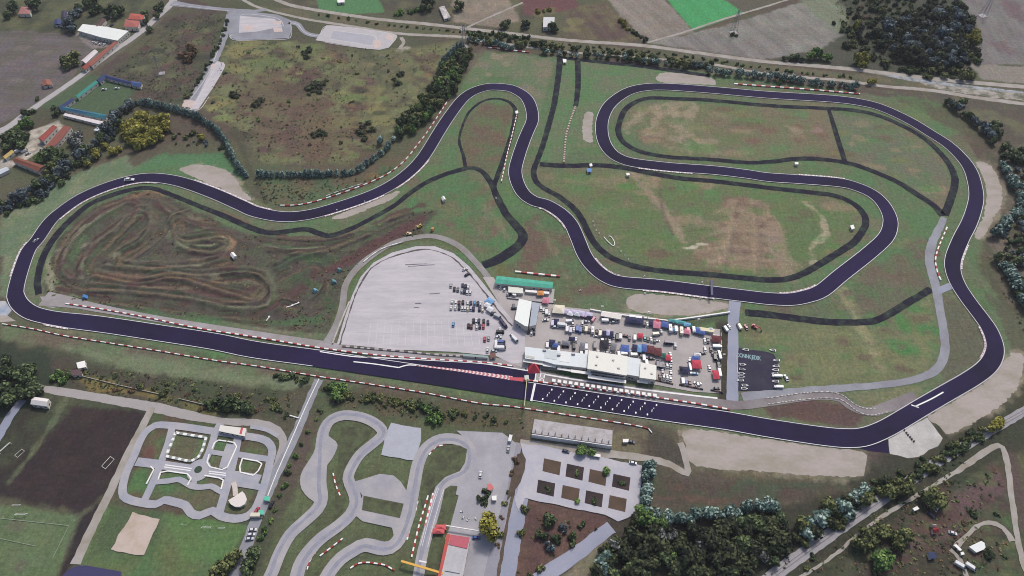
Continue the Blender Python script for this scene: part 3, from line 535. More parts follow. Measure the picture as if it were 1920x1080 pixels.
# kart circuit
KART=mat((175,171,172),.9,.045,.1,(160,158,166),.5,.07,)
KRUB=mat((145,146,158),.9,.09,.2,(152,152,166),.5,.1)
area('kart_apron','603 812 630 828 632 842 622 862 608 882 606 905 612 930 600 945 580 935 566 918 563 900 568 882 588 850 596 825',36,KART,smooth=True)
area('kart_apron','733 794 790 803 788 828 778 864 748 860 714 854 720 830 722 815',36,mat((176,178,188),.9,.06,.15),jit=.4)
area('kart_apron','660 905 690 896 712 889 738 892 752 904 762 920 768 922 780 905 778 940 770 970 752 980 740 1010 735 990 680 978 664 965 680 930 670 915',36,KART)
area('kart_apron','856 808 942 812 968 832 950 920 925 1000 905 1090 850 1090 835 1010 845 985 860 930 830 915 860 890 885 860 880 830',36,mat((172,170,176),.9,.05,.1,(160,158,164),.5,.06))
KL1='500 1095 512 1070 525 1037 545 1002 572 977 595 955 603 935 600 905 602 865 604 825 610 802 622 787 645 779 675 782 700 792 716 806 715 818 700 832 676 852 660 876 653 897 661 918 667 940 658 964 635 986 602 1010 577 1037 562 1062 554 1095'
KL2='606 1095 620 1070 640 1047 663 1032 685 1022 720 1029 742 1020 757 992 767 960 776 912 785 868 800 840 826 824 858 825 878 838 882 862 872 886 842 900 828 913 820 940 807 985 794 1030 782 1095'
road('kart_track',KL1,[7.5,7.5,7.5,8,8,8,7.5,7.5,7,7,7,7,7,7.5,7.5,8,8],37,KART); road('kart_track',KL2,[8,8,8,8,8,8,7.5,7.5,7,7,6.5,6.5,6.5],38,KART)
road('racing_groove',KL1,2.2,39,KRUB,jit=.2,off=.8); road('racing_groove',KL2,2.2,40,KRUB,jit=.2,off=-.6)
for o in (-1.6,1.6,-2.7): road('kart_marking','828 916 820 940 807 985 797 1025',.22,41,WHITE,off=o)
road('kart_marking','786 1052 800 1055',.8,41,WHITE)
LAWK=mat((90,98,70),.95,.24,.4,(72,72,58),.4,.15)
area('kart_lawn','682 930 757 945 750 972 679 957',41,LAWK); area('kart_lawn','820 845 835 834 862 836 876 843 872 868 862 884 835 895 815 915 795 960 790 935 798 880',41,LAWK)
for k,s in enumerate(['640 800 700 803 690 822 665 845 645 880 640 905 650 930 645 955 625 978','834 918 845 911 858 912 852 940 843 975 836 998 818 999 826 955','815 1006 832 1008 818 1078 799 1078']): area('kart_lawn',s,41,LAWK)
# south car park with square beds
SP=mat((190,186,191),.9,.04,.08,(176,176,188),.5,.05)
area('south_car_park','975 832 1040 840 1075 850 1140 860 1203 874 1201 945 1190 965 1160 978 1135 967 1060 950 985 935 972 960 965 935 985 880',42,SP,jit=.5)
area('planting_strip','970 852 980 850 986 862 984 880 976 905 958 930 950 940 962 880',43,mat((98,84,74),.95,.15,.3,(80,70,60),.5,.1))
for k,(a,b) in enumerate([((1022,860),0),((1065,870),1),((1108,880),0),((1152,889),1),((1011,900),1),((1057,910),0),((1101,920),1),((1145,929),0)]):
    u,v=a; area('planting_bed','%f %f %f %f %f %f %f %f'%(u-2,v,u+30,v+7,u+27,v+32,u-5,v+24),43,mat((100,82,70) if b==0 else (74,60,58),.95,.2,.3,(84,70,58) if b==0 else (54,46,48),.6,.15))
# ------------------------------------------------------------ the race track
TR=[(30,545),(39,510),(54,470),(70.5,450),(91,420),(109,402),(150,373),(200,351),(250,337),(290,334),(340,342),(400,363),(450,385),(480,398),(530,407),(580,403),(640,386.5),(700,365),(740,344),(770,321),(790,300),(804,280),(822,250),(838,225),(856,200),(870,184),(888,172),(914,164),(940,164),(962,168),(985,182),(996,203),(998,226),(990,246),(981,268),(971,298),(966,322),(971,345),(983,365),(1002,378),(1024,384),(1051,400),(1070,420),(1083,448),(1096,479),(1114,503),(1138,521),(1168,530),(1240,536),(1330,547.5),(1400,556),(1440,560.5),(1480,562),(1510,557),(1540,546),(1577,516),(1628,476),(1660,446),(1669,422),(1666,402),(1653,380),(1634,363.5),(1606,351),(1573,343),(1500,337),(1440,333),(1400,327),(1340,320),(1270,315),(1220,310),(1180,304),(1155,294),(1140,280),(1131,262),(1128,240),(1131,220),(1141,200),(1158,184),(1181,171),(1210,164.5),(1250,163.5),(1330,169),(1440,178.5),(1560,186),(1620,194),(1658,205),(1705,227),(1743,250),(1777,272),(1804,298),(1819,320),(1827,345),(1830,370),(1825,395),(1816,420),(1803,445),(1792,470),(1786,490),(1787,511),(1797,536),(1816,565),(1838,594),(1855,619),(1865,648),(1861,672),(1846,692),(1818,712),(1780,734),(1740,757),(1700,781),(1660,804),(1622,819),(1588,822),(1540,818),(1440,803),(1360,789),(1260,775),(1160,760),(1060,744.5),(1000,735),(960,729),(900,719),(800,703),(700,688),(600,673),(480,656.5),(400,640.5),(300,625),(200,610),(120,600),(80,593),(56,585),(39,572),(31,558)]
TW=[W([p])[0] for p in TR]
tp=spline(TW,3,True); tn=offs(tp,True); n=len(tp)
tl=sum((tp[i]-tp[i-1]).length for i in range(n)); print('TRACK LENGTH',tl)
# half width varies: wider on the start straight
def pxof(p):
    dy,dz=p.y,p.z-H; yc=dy*_s+dz*_c; zc=-dy*_c+dz*_s
    return (960+FPX*p.x/-zc,540-FPX*yc/-zc)
pp=[pxof(p) for p in tp]
hw=[]
for u,v in pp:
    s=1.0 if (v>600 and 90<u<1620 and v>590) else 0
    hw.append(6.15+.95*s)
for _ in range(12): hw=[(hw[i-1]+hw[i]+hw[(i+1)%n])/3 for i in range(n)]
def ribbon(name,i0,i1,a,b,level,mats,mi=None,h=0):
    """strip of the track between signed offsets a..b (functions of index), samples i0..i1"""
    mb=MB(); z=lev(level)
    for i in range(i0,i1):
        j=(i+1)%n; k=i%n
        A=[tp[k]+tn[k]*a(k),tp[k]+tn[k]*b(k),tp[j]+tn[j]*b(j),tp[j]+tn[j]*a(j)]
        q=[(p.x,p.y,z) for p in A]
        if a(k)<b(k): q=q[::-1]
        mb.face(q,mi(i) if mi else 0)
    return struct(mb.obj(name,mats))
ribbon('race_track',0,n,lambda i:hw[i],lambda i:-hw[i],46,ASPH)
area('pit_entry_asphalt','600 661 660 670 700 672 740 674 800 677 900 683 960 692 1004 699 1006 716 960 719 900 710 800 697 740 690 660 688',45,ASPH)
road('road_marking','600 660 660 669 700 671 740 673 800 676 900 682 960 691 1002 698',.8,47,WHITE)
LINE=mat((216,214,220),.7,.06,.5)
def inrange(i,rs):
    u,v=pp[i%n]; return any(x0<u<x1 and y0<v<y1 for x0,x1,y0,y1 in rs)
skipL=[(600,1002,650,740)]
i=0
for side in (1,-1):
    run=[i for i in range(n)]
    # left of travel direction is +n ; travel order of TR
    start=None; 
    segs=[]; cur=[]
    for k in range(n+1):
        bad=(k<n and side==1 and inrange(k,skipL)) if True else False
        if k==n or bad:
            if cur: segs.append((cur[0],cur[-1]+1)); cur=[]
        else: cur.append(k)
    for a,b in segs: ribbon('edge_line',a,b,lambda q:side*(hw[q]-.05),lambda q:side*(hw[q]-.5),47,LINE)
# kerbs: red and white teeth where the photo shows them (ranges in the photo, side)
PINK=mat((196,164,164),.7,.05,.5)
def kerb(rs,side,w=1.0):
    ks=[k for k in range(n) if inrange(k,rs)]
    if not ks: return
    seg=[]; cur=[ks[0]]
    for k in ks[1:]:
        if k==cur[-1]+1: cur.append(k)
        else: seg.append(cur); cur=[k]
    seg.append(cur)
    for c in seg:
        if len(c)<4: continue
        mb=MB(); L=0; z=lev(47)
        for k in c:
            j=(k+1)%n
            for h in range(3):
                t0,t1=h/3,(h+1)/3
                p0=tp[k].lerp(tp[j],t0);p1=tp[k].lerp(tp[j],t1); nn=tn[k]*side; e=hw[k]
                q=[p0+nn*(e-.1),p1+nn*(e-.1),p1+nn*(e+w),p0+nn*(e+w)]
                q=[(p.x,p.y,z) for p in ccw(q)]; mb.face(q,h%2 if h<2 else (k%2))
        struct(mb.obj('kerb',[WHITE,PINK]))
SIDE=-1
# orientation test: which side is towards the inside of the first left corner
kerb([(100,300,330,410)],-1); kerb([(30,64,440,520)],1); kerb([(355,500,345,410)],1); kerb([(600,720,360,400)],-1)
kerb([(1015,1075,380,425)],-1); kerb([(1100,1165,480,528)],1); kerb([(1200,1335,533,549)],-1); kerb([(1460,1535,540,566)],1); kerb([(1500,1590,335,350)],-1); kerb([(1200,1300,308,320)],1); kerb([(1838,1870,610,680)],-1); kerb([(95,140,597,604)],1); kerb([(1780,1800,450,500)],1); kerb([(700,800,300,350)],-1)
# painted marks on the start straight
road('road_marking','663 679 700 683 748 690',.9,48,WHITE); road('road_marking','748 690 757 687 768 685 785 686',.9,48,WHITE)
P=spline(W('780 686 850 694 900 701 960 710'),1.3); mb=MB()
nn=offs(P)
for i in range(len(P)-1):
    w0=.35+1.35*i/len(P); a=P[i];b=P[i+1]
    q=[a+nn[i]*w0,a+(b-a)*.6,a-nn[i]*w0,b-nn[i]*w0,b+(b-a)*.6,b+nn[i]*w0]
    for r in ([q[0],q[1],q[4],q[5]],[q[1],q[2],q[3],q[4]]): mb.face([(p.x,p.y,lev(48)) for p in ccw(r)],i%2)
struct(mb.obj('chevron_marking',[mat((222,212,214),.7,.05),mat((196,112,120),.7,.05)]))
area('red_marking','955 708 985 709 985 717 955 713',49,mat((198,84,96),.7,.05))
road('start_line','1003 720 996 753',1.5,48,WHITE)
mb=MB()
for i in range(10):
    for (u,v,w,l) in ((1034.5+21.8*i,731.5+3.2*i,.9,1.4),(1017.5+21.8*i,749+3.2*i,.9,1.4),(1029.5+21.8*i,737.5+3.2*i,.5,.9),(1026+21.8*i,742+3.2*i,.45,2.0)):
        c=G(u,v); mb.box((c.x,c.y,lev(48)),(w,l,.01),rz=-.25)
struct(mb.obj('grid_marking',WHITE))
road('road_marking','1715 763 1745 749 1768 736',.9,48,WHITE); road('road_marking','1708 760 1722 765',.9,48,WHITE)
road('pit_lane_line','1004 699 1060 709 1120 718 1200 730 1300 742 1345 747',1.2,24,WHITE); area('pit_box_grid','1005 699 1022 702 1019 719 1002 716',47,mat((170,166,164),.9,.08,.2)) 
for s in ('1005 700 1003 716','1014 701 1012 717','1021 703 1018 719','1010 709 1020 711'): road('road_marking',s,.8,48,WHITE)
# ---------------------------------------------------------------- walls, barriers, fences
MW=mat((242,240,236),.6,.04,.5); MR=mat((158,56,54),.6,.1,.5); MK=mat((52,50,58),.8,.06,.5); MS=mat((150,150,156),.5,.05,.5,metal=.3)
MWD=mat((196,186,172),.8,.1,.5); MBR=mat((120,92,80),.85,.12,.5)
def barrier(label,pts,seg=3.2,h=1.0,wd=1.1,ms=None,gap=0,name='tyre_barrier',cat='barrier',z=0.05,ratio=.5,straight=False):
    P=spline(W(pts),1.0) if not straight else [a.lerp(b,t/8) for a,b in zip(W(pts)[:-1],W(pts)[1:]) for t in range(8)]+[W(pts)[-1]]; mb=MB(); acc=0; a=P[0]; k=0
    for i in range(1,len(P)):
        acc+=(P[i]-P[i-1]).length; L=seg*(ratio if k%2==0 else 1-ratio)*2
        if acc>=L or i==len(P)-1:
            b=P[i]; d=b-a
            if d.length>.3:
                c=(a+b)/2; mb.box((c.x,c.y,z+h/2),(d.length-gap,wd*(1 if k%2 else .97),h*(1 if k%2 else 1.04)),math.atan2(d.y,d.x),k%2)
            a=b; acc=0; k+=1
    o=mb.obj(name,ms or [MW,MR]); return tag(o,label,cat)
barrier('long thin red and white barrier below the main straight','5 608 60 617 120 630 200 643 300 659 400 676 480 687 600 707 700 722 800 738 900 757 960 763 1060 778 1120 787 1208 802 1222 812',3.0,.8,.6,ratio=.62)
barrier('red and white barrier above the left half of the main straight','124 570 200 582 280 597 345 611 400 621 480 633 600 653 700 666 800 674 900 680 962 687',3.0,.9,.9,ratio=.5)
barrier('red and white pit wall between start grid and pit lane','985 713 1040 721 1100 729 1200 742 1300 757 1368 769',2.6,1.1,1.0,name='pit_wall',ratio=.5)
barrier('red and white barrier outside the sweeping bend by the scrub field','526 386 560 385 600 376 660 356 700 340 730 325 758 303 780 276 800 250 820 220 844 183',3.4,.9,.85,ratio=.5)
barrier('red and white barrier at the far edge under the upper hedge','915 90 940 92 968 96 992 99',4,1,1.2,ratio=.4)
barrier('red and white barrier behind the far straight below the tree row','1376 158 1400 160 1440 163 1520 169 1612 177',4.2,1.0,1.4,ratio=.45)
barrier('curved red and white barrier beside the grey lane near the right bend','1775 427 1765 450 1757 470 1753 490 1757 512 1763 526',3,1,1,ratio=.5)
barrier('short red and white barrier behind the long teal roof','966 510 1000 514 1050 519',4,1.1,1.3,ratio=.5)
barrier('slim white and red barrier beside the dark strip in the first loop','969 216 960 255 951 290 940 342',2,.9,.8,ratio=.6)
barrier('broken stone wall of pale and brown blocks between two dark strips','1079 200 1071 222 1062 252 1059 280 1057 306',1.1,.8,1.7,ms=[mat((190,180,172),.9,.15,.6),mat((108,82,76),.9,.15,.6)],name='stone_wall',cat='wall')
for lb,s in (('white toothed barrier on the upper side of the pit exit','1438 747 1500 738 1550 735 1578 741 1600 757 1620 766 1642 766'),('white toothed barrier on the lower side of the pit exit','1440 758 1520 748 1568 748 1588 757 1608 772 1632 779 1664 773')):
    barrier(lb,s,1.1,.5,.5,ms=[mat((214,210,204),.7,.05),mat((150,140,136),.8,.05)])
barrier('red and white blocks beside the wide grey bulge of the kart track','625 888 628 903 633 918 639 931',1.5,.7,.8)
barrier('slanted red and white blocks between two legs of the kart track','600 1043 620 1028 643 1010',1.6,.7,.8)
barrier('arched row of red and white blocks inside the lowest kart bend','657 1066 672 1057 690 1055 705 1057 722 1060 740 1070',1.9,.7,.8)
barrier('long red and white block row left of the kart start straight','803 930 797 950 789 975 781 1005 772 1045',1.9,.8,.9)
barrier('pink and white kerb blocks on the right edge of the kart track','783 940 777 965 770 985 763 1012',1.4,.35,1.2,ms=[MW,mat((206,130,136),.7,.05)])
barrier('pink and white blocks against the kart start straight','812 925 806 950 800 975 797 987',1.4,.5,1.0,ms=[MW,mat((206,120,126),.7,.05)])
barrier('red kerb blocks on the inside of the left kart bend','586 935 593 943 588 952 583 957',1.0,.3,1.8,ms=[mat((210,90,96),.7,.05),MR])
barrier('red and white kerb around the top kart hairpin','805 853 815 840 830 835 850 837 872 841 878 845',1.6,.3,.9)
barrier('red kerb on the outside of the long left kart leg','576 1068 582 1050 592 1036',1.6,.3,.7); barrier('red kerb below the lower kart bend','625 1078 632 1068 645 1056',1.6,.3,.7)
barrier('white paddock wall running left of the sand trap corner','1106 582 1150 590 1200 597 1252 603',2.5,1.6,.9,ms=[MW,MW],name='boundary_wall',cat='wall')
barrier('white wall rising to the right under the sand trap','1253 603 1300 597 1368 587',2.5,1.6,1.0,ms=[MW,MW],name='boundary_wall',cat='wall')
barrier('white fence along the lane beside the kart track','599 712 575 762 548 824 520 888 503 931',3,1.3,.5,ms=[MW,MW],name='fence',cat='fence')
barrier('white rail crossing the ditch left of the lane','544 780 561 785',2,1,.6,ms=[MW,MW],name='railing',cat='railing')
barrier('pale wall on the left edge of the grey car park','656 567 645 592 624 645',4,1.3,1.1,ms=[mat((190,186,178),.9,.1,.5),mat((178,172,164),.9,.1,.5)],name='boundary_wall',cat='wall')
barrier('low white wall on the perimeter road above the car park','682 492 700 478 720 466 755 455',4,1.0,.7,ms=[MW,mat((206,200,196),.8,.1)],name='boundary_wall',cat='wall')
barrier('low rubble wall along the bottom of the car park','642 650 700 655 760 660 820 666 870 669',2.2,.9,1.2,ms=[mat((98,92,92),.9,.3,.5),mat((182,176,172),.9,.15,.5)],name='rubble_wall',cat='wall')
barrier('white guard rail with posts behind the sweeping bend','612 368 640 358 680 345',3,.8,.4,ms=[MW,MS],name='guard_rail',cat='guard rail')
barrier('thin brown fence above the big scrub hedge','150 705 220 722 300 740',6,.9,.25,ms=[MWD,MWD],name='fence',cat='fence'); barrier('thin pale fence line right of the dark shrubs','335 748 385 760',6,.9,.25,ms=[MWD,MWD],name='fence',cat='fence')
barrier('long dark fence below the upper ditch','950 560 1000 566 1040 570',3,1.2,.2,ms=[MS,MS],name='fence',cat='fence')
barrier('dark rail dividing pit road and paddock near the cream block','1227 713 1262 721',2,1.1,.6,ms=[MBR,MK],name='railing',cat='railing'); barrier('dark rail below the three parked cars','1273 722 1318 731',2,1.1,.6,ms=[MK,MBR],name='railing',cat='railing'); barrier('short dark rail in the lower right paddock corner','1332 732 1356 737',2,1.1,.6,ms=[MK,MBR],name='railing',cat='railing')
barrier('mesh fence on the right edge of the paddock','1351 618 1352 660 1350 700',3,1.6,.3,ms=[mat((84,92,84),.8,.1),MS],name='fence',cat='fence')
# white low hedge walls of the education park
for lb,s in (('white low wall round the lawn right of the paved square','455 860 493 867 480 893 447 885 455 860'),('white low wall left and below the roundabout lawn','297 900 303 882 352 889 360 899 352 910'),('white low wall right of the roundabout lawn','384 892 420 898 415 918'),('white low wall round the paved square','427 828 447 832 424 883 394 876 388 866 393 852'),('white low wall on the top left small lawn','398 842 405 825 425 828'),('white low wall of the lower left lawn','283 875 291 877 275 908')):
    barrier(lb,s,4,.6,.8,ms=[MW,MW],name='garden_wall',cat='wall',straight=True)
barrier('white notched wall round the largest park lawn','330 812 387 821 381 842 373 858 358 866 312 856 322 832 330 812',1.9,.8,1.7,ms=[MW,mat((150,156,150),.9,.1)],name='garden_wall',cat='wall',straight=True)
barrier('white rope rails along the dark yard','1381 668 1382 700',3,.6,.2,ms=[MW,MW],name='railing',cat='railing')
# ---------------------------------------------------------------- buildings
def order4(P):
    return ccw(P)
RED_T=mat((146,76,66),.9,.12,.5); RED_B=mat((172,104,96),.9,.1,.5); BROWN_T=mat((128,80,66),.9,.14,.5)
WROOF=mat((228,232,226),.7,.04,.3); CREAM=mat((234,233,224),.7,.03,.3); PALEB=mat((222,228,230),.7,.04,.3); GROOF=mat((170,178,190),.7,.05,.3)
WALL=mat((214,208,200),.85,.05,.4); GLASS=mat((58,62,74),.25,0)
DOORM=mat((92,84,84),.6,.05)
def building(name,label,pts,h,roof,wall=WALL,kind='flat',rise=1.6,win=0,door=1,over=.35,group=None,cat='building',base=.05,para=False):
    Pr=order4(W(pts,h)); ctr=sum(Pr,Vector())/len(Pr); o=(ctr.x,ctr.y,0)
    e=empty(name,(ctr.x,ctr.y,base),0,label,cat,group)
    L=[Vector((p.x-ctr.x,p.y-ctr.y,0)) for p in Pr]; ins=[p*(1-over/max(1,p.length)) for p in L]
    z0,z1=0,h-base
    w=MB(); w.prism(ins,z0,z1-.18); w.obj('wall',wall,e)
    r=MB()
    if kind=='flat' or len(L)!=4:
        r.prism(L,z1-.178,z1)
        if para:
            q=[p*(1-.5/p.length) for p in L]
            for i in range(len(L)):
                a,b=L[i],L[(i+1)%len(L)]; a2,b2=q[i],q[(i+1)%len(L)]; r.hexa([(a.x,a.y,z1+.003),(b.x,b.y,z1+.003),(b2.x,b2.y,z1+.003),(a2.x,a2.y,z1+.003)],[(a.x,a.y,z1+.5),(b.x,b.y,z1+.5),(b2.x,b2.y,z1+.5),(a2.x,a2.y,z1+.5)])
    else:
        if (L[1]-L[0]).length<(L[2]-L[1]).length: L=L[1:]+L[:1]
        A,B,C,D=L; m1=(A+D)/2; m2=(B+C)/2
        if kind=='hip': k=min(.45,(A-D).length/2/max(.1,(B-A).length)); m1,m2=m1.lerp(m2,k),m2.lerp(m1,k)
        Z=lambda p,z:(p.x,p.y,z); r1,r2=Z(m1,z1+rise),Z(m2,z1+rise); t=.18
        zb=z1-t
        r.face([Z(A,z1),Z(B,z1),r2,r1]); r.face([Z(C,z1),Z(D,z1),r1,r2]); r.face([Z(D,z1),Z(A,z1),r1]); r.face([Z(B,z1),Z(C,z1),r2])
        for a,b in ((A,B),(B,C),(C,D),(D,A)): r.face([Z(a,zb),Z(b,zb),Z(b,z1),Z(a,z1)])
        r.face([Z(p,zb) for p in (D,C,B,A)])
    r.obj('roof',roof,e)
    # openings on the facades
    best=None
    for i in range(len(ins)):
        a,b=ins[i],ins[(i+1)%len(ins)]; d=b-a
        if d.length<3: continue
        nrm=Vector((d.y,-d.x,0)).normalized()
        if best is None or nrm.y<best[0]: best=(nrm.y,a,b,d,nrm)
        if win:
            k=max(1,min(win,int(d.length/3.5)))
            for j in range(k):
                if door and nrm.y<-.5 and j==k//2: continue
                c=a+d*((j+.5)/k)+nrm*.03; m=MB(); m.box((0,0,0),(1.5,.1,1.1)); wo=m.obj('window',GLASS,e); wo.location=(c.x,c.y,min(h*.55,1.7)); wo.rotation_euler=(0,0,math.atan2(d.y,d.x))
    if door and best:
        _,a,b,d,nrm=best; c=a+d*.5+nrm*.04; m=MB(); m.box((0,0,1.06),(1.2,.1,2.1)); do=m.obj('door',DOORM,e); do.location=(c.x,c.y,0); do.rotation_euler=(0,0,math.atan2(d.y,d.x))
    return e
def roofpatch(e,pts,z,m,name='roof'):
    P=ccw(W(pts,z)); o=Vector(e.location); b=MB(); b.hexa([(p.x-o.x,p.y-o.y,z-o.z-.02) for p in P],[(p.x-o.x,p.y-o.y,z-o.z+.12) for p in P]); return b.obj(name,m,e)
# pit complex
pit0=e=building('pit_building','long low pit building with pale blue roof beside the red pyramid','984 650 1103 664 1101 690 1040 683 1020 677 984 672',5.5,PALEB,win=6)
for u,v in ((1021,657),(1075,664),(1048,666)):
    c=G(u,v,5.5)-e.location; m=MB(); m.box((0,0,.6),(2.2,1.6,1.1)); q=m.obj('roof_vent',MS,e); q.location=(c.x,c.y,5.46)
def part_box(e,name,u,v,z,d,rz,m,top=(1,1)):
    c=G(u,v,z)-Vector(e.location); b=MB(); b.box((0,0,0),d,0,0,top); o=b.obj(name,m,e); o.location=(c.x,c.y,c.z); o.rotation_euler=(0,0,rz); return o
part_box(e,'balcony',1030,685,3.4,(9,2.5,.4),-.14,MW); part_box(e,'canopy',1090,698,3.6,(14,2.2,.3),-.16,MW); part_box(e,'canopy',1000,679,3.8,(14,2.4,.3),-.2,CREAM)
part_box(e,'awning',1060,693,3.2,(11,1.8,.25),-.2,MW)
pit1=e=building('pit_building','tall pit block with the largest cream flat roof','1104 657 1177 668 1175 704 1101 691',8,CREAM,win=6)
part_box(e,'glazing',1140,702,5.6,(24,.3,1.0),-.165,GLASS); part_box(e,'canopy',1138,711,3.4,(26,2.6,.3),-.165,MW)
for k in range(6): part_box(e,'garage_door',1110+11*k,706+1.9*k,1.6,(3.4,.25,2.8),-.165,mat((150,156,168),.6,.05))
e=building('pit_building','low pale link roof between the two cream pit roofs','1177 669 1201 673 1199 706 1175 702',5.2,PALEB,win=2)
pit3=e=building('pit_building','square pit block with cream roof at the right end','1201 679 1231 685 1230 712 1199 708',6.5,CREAM,win=3)
part_box(e,'canopy',1205,716,3,(7,2,.3),-.16,MW)
building('control_booth','small white booth on pit wall beside the start line','983 704 991 703 992 711 984 712',3.2,mat((206,214,206),.8,.05),cat='booth')
building('hall','large white flat hall with a clipped corner beside the paddock','973 560 997 565 990 612 984 611 965 599',6.5,mat((238,242,236),.7,.04,.3),win=4)
building('annex','grey lean-to hall on the right side of the white hall','998.5 566 1012 569 1005 609 992.5 612',5.5,GROOF,win=3)
building('long_shed','long shed with a bright teal green roof','932 517 1037 529 1036 541 927 531',4.2,mat((84,176,152),.7,.06,.3,(70,160,140),.4,.2),kind='gable',rise=.6,win=8)
building('white_box_hut','white flat hut below the teal roof','953 537 981 540 981 550 953 548',3,mat((226,226,214),.7,.04))
building('white_box_hut','tiny white annex hut below the flat hut','961 549 968 550 968 554 961 553',2.4,MW)
building('container_row','long white container row below the teal roof','985 543 1030 547 1030 551 985 547',2.6,MW,door=0)
building('open_hall','white flat roofed open hall on the upper paddock edge','1128 584 1166 590 1164 599 1126 592',3.6,mat((224,218,212),.7,.05,.4),win=5,door=0)
building('container','long cream container in the upper right paddock','1312 613 1340 617 1339 623 1311 619',2.8,mat((228,218,186),.7,.04),door=0)
building('container','white container standing at the right paddock fence','1337 627 1349 628 1349 634 1336 633',2.8,MW,door=0)
for pts_,m_ in (('1022 656 1046 659 1044 675 1020 671',mat((206,212,214),.8,.08,.5)),('1050 660 1070 662 1068 680 1048 677',mat((232,234,232),.8,.06,.5)),('985 666 1003 669 1002 673 986 670',mat((198,196,188),.8,.1,.5))): roofpatch(pit0,pts_,5.52,m_,'roof_sheet')
for u_,v_ in ((1120,668),(1150,675),(1160,690),(1118,684)): part_box(pit1,'roof_vent',u_,v_,8.3,(1.6,1.2,.6),-.16,MS)
for u_,v_ in ((1210,690),(1222,700)): part_box(pit3,'roof_vent',u_,v_,6.8,(1.4,1.1,.6),-.16,MS)
# grandstand
e=empty('grandstand',G(1071,806,0.05),0,'long concrete grandstand with stepped tiers and a white back wall','grandstand')
o3=Vector(e.location); A,B,C,D=[G(u,v,z)-o3 for u,v,z in ((1002,785,1.2),(1149,806,1.2),(1147,829,0),(996,807,0))]
ax=(B-A); ax.z=0; Ln=ax.length; rz=math.atan2(ax.y,ax.x); axn=ax.normalized(); pn=Vector((axn.y,-axn.x,0))
org=(A+B)/2; org.z=0
CONC=mat((186,182,186),.9,.09,.25,(166,160,158),.4,.2)
for k in range(6):
    m=MB(); c=org+pn*(1.0+2.0*k); m.box((c.x,c.y,.3+.32*k),(Ln,2.0,.6+.64*k),rz); m.obj('tier',CONC,e)
m=MB(); c=org+pn*(13.2); m.box((c.x,c.y,2.2),(Ln,.5,4.4),rz); m.obj('back_wall',mat((226,224,226),.8,.05,.3),e)
for k in range(12):
    c=org+pn*10.5+axn*(Ln*(k-5.5)/12); m=MB(); m.box((0,0,4.4),(.5,1.6,.9)); q=m.obj('buttress',mat((104,110,118),.9,.05),e); q.location=(c.x,c.y,0); q.rotation_euler=(0,0,rz)
# kart centre
e=building('kart_clubhouse','kart clubhouse with red front roof and grey rear roof','838 1000 882 1008 866 1090 820 1090',4.5,mat((190,188,190),.8,.07,.3),win=4)
roofpatch(e,'845 1002 881 1008 876 1029 841 1021',4.7,mat((190,100,112),.8,.07,.5)); roofpatch(e,'838 1000 844.5 1002 836 1040 824 1090 819 1090',4.7,mat((192,90,82),.8,.07,.5))
roofpatch(e,'845 1026 874 1032 862 1075 834 1070',4.85,mat((186,184,188),.85,.1,.3))
building('kiosk','red and white striped kiosk at the kart paddock edge','913 908 919 906 926 913 921 920 914 918',3,mat((206,120,116),.8,.05)); building('kiosk','small white tent hut below the striped kiosk','922 930 931 929 931 938 923 938',2.8,MW)
# education park
e=building('park_pavilion','long white park pavilion with a red stripe on its roof','413 797 462 803 459 818 410 808',3.2,mat((226,222,214),.7,.03),win=5); roofpatch(e,'452 802 456 802.6 453 814 449 813',3.25,mat((206,90,96),.7,.05))
building('fan_shaped_hall','white fan shaped low pavilion on the park lawn','428 938 444 928 454 921 459 926 463 936 459 945 450 950 440 950 432 945',2.6,mat((226,218,212),.7,.03),win=2)
road('footpath','438 905 441 915 442 930',3,44,mat((206,196,188),.9,.05))
for lb,u,v in (('upper teal kiosk on the lane beside the park',501,934),('lower teal kiosk on the lane beside the park',490,960)): building('kiosk',lb,'%f %f %f %f %f %f %f %f'%(u-5,v-4,u+5,v-3,u+4,v+5,u-6,v+4),2.6,mat((96,196,168),.7,.04),cat='kiosk')
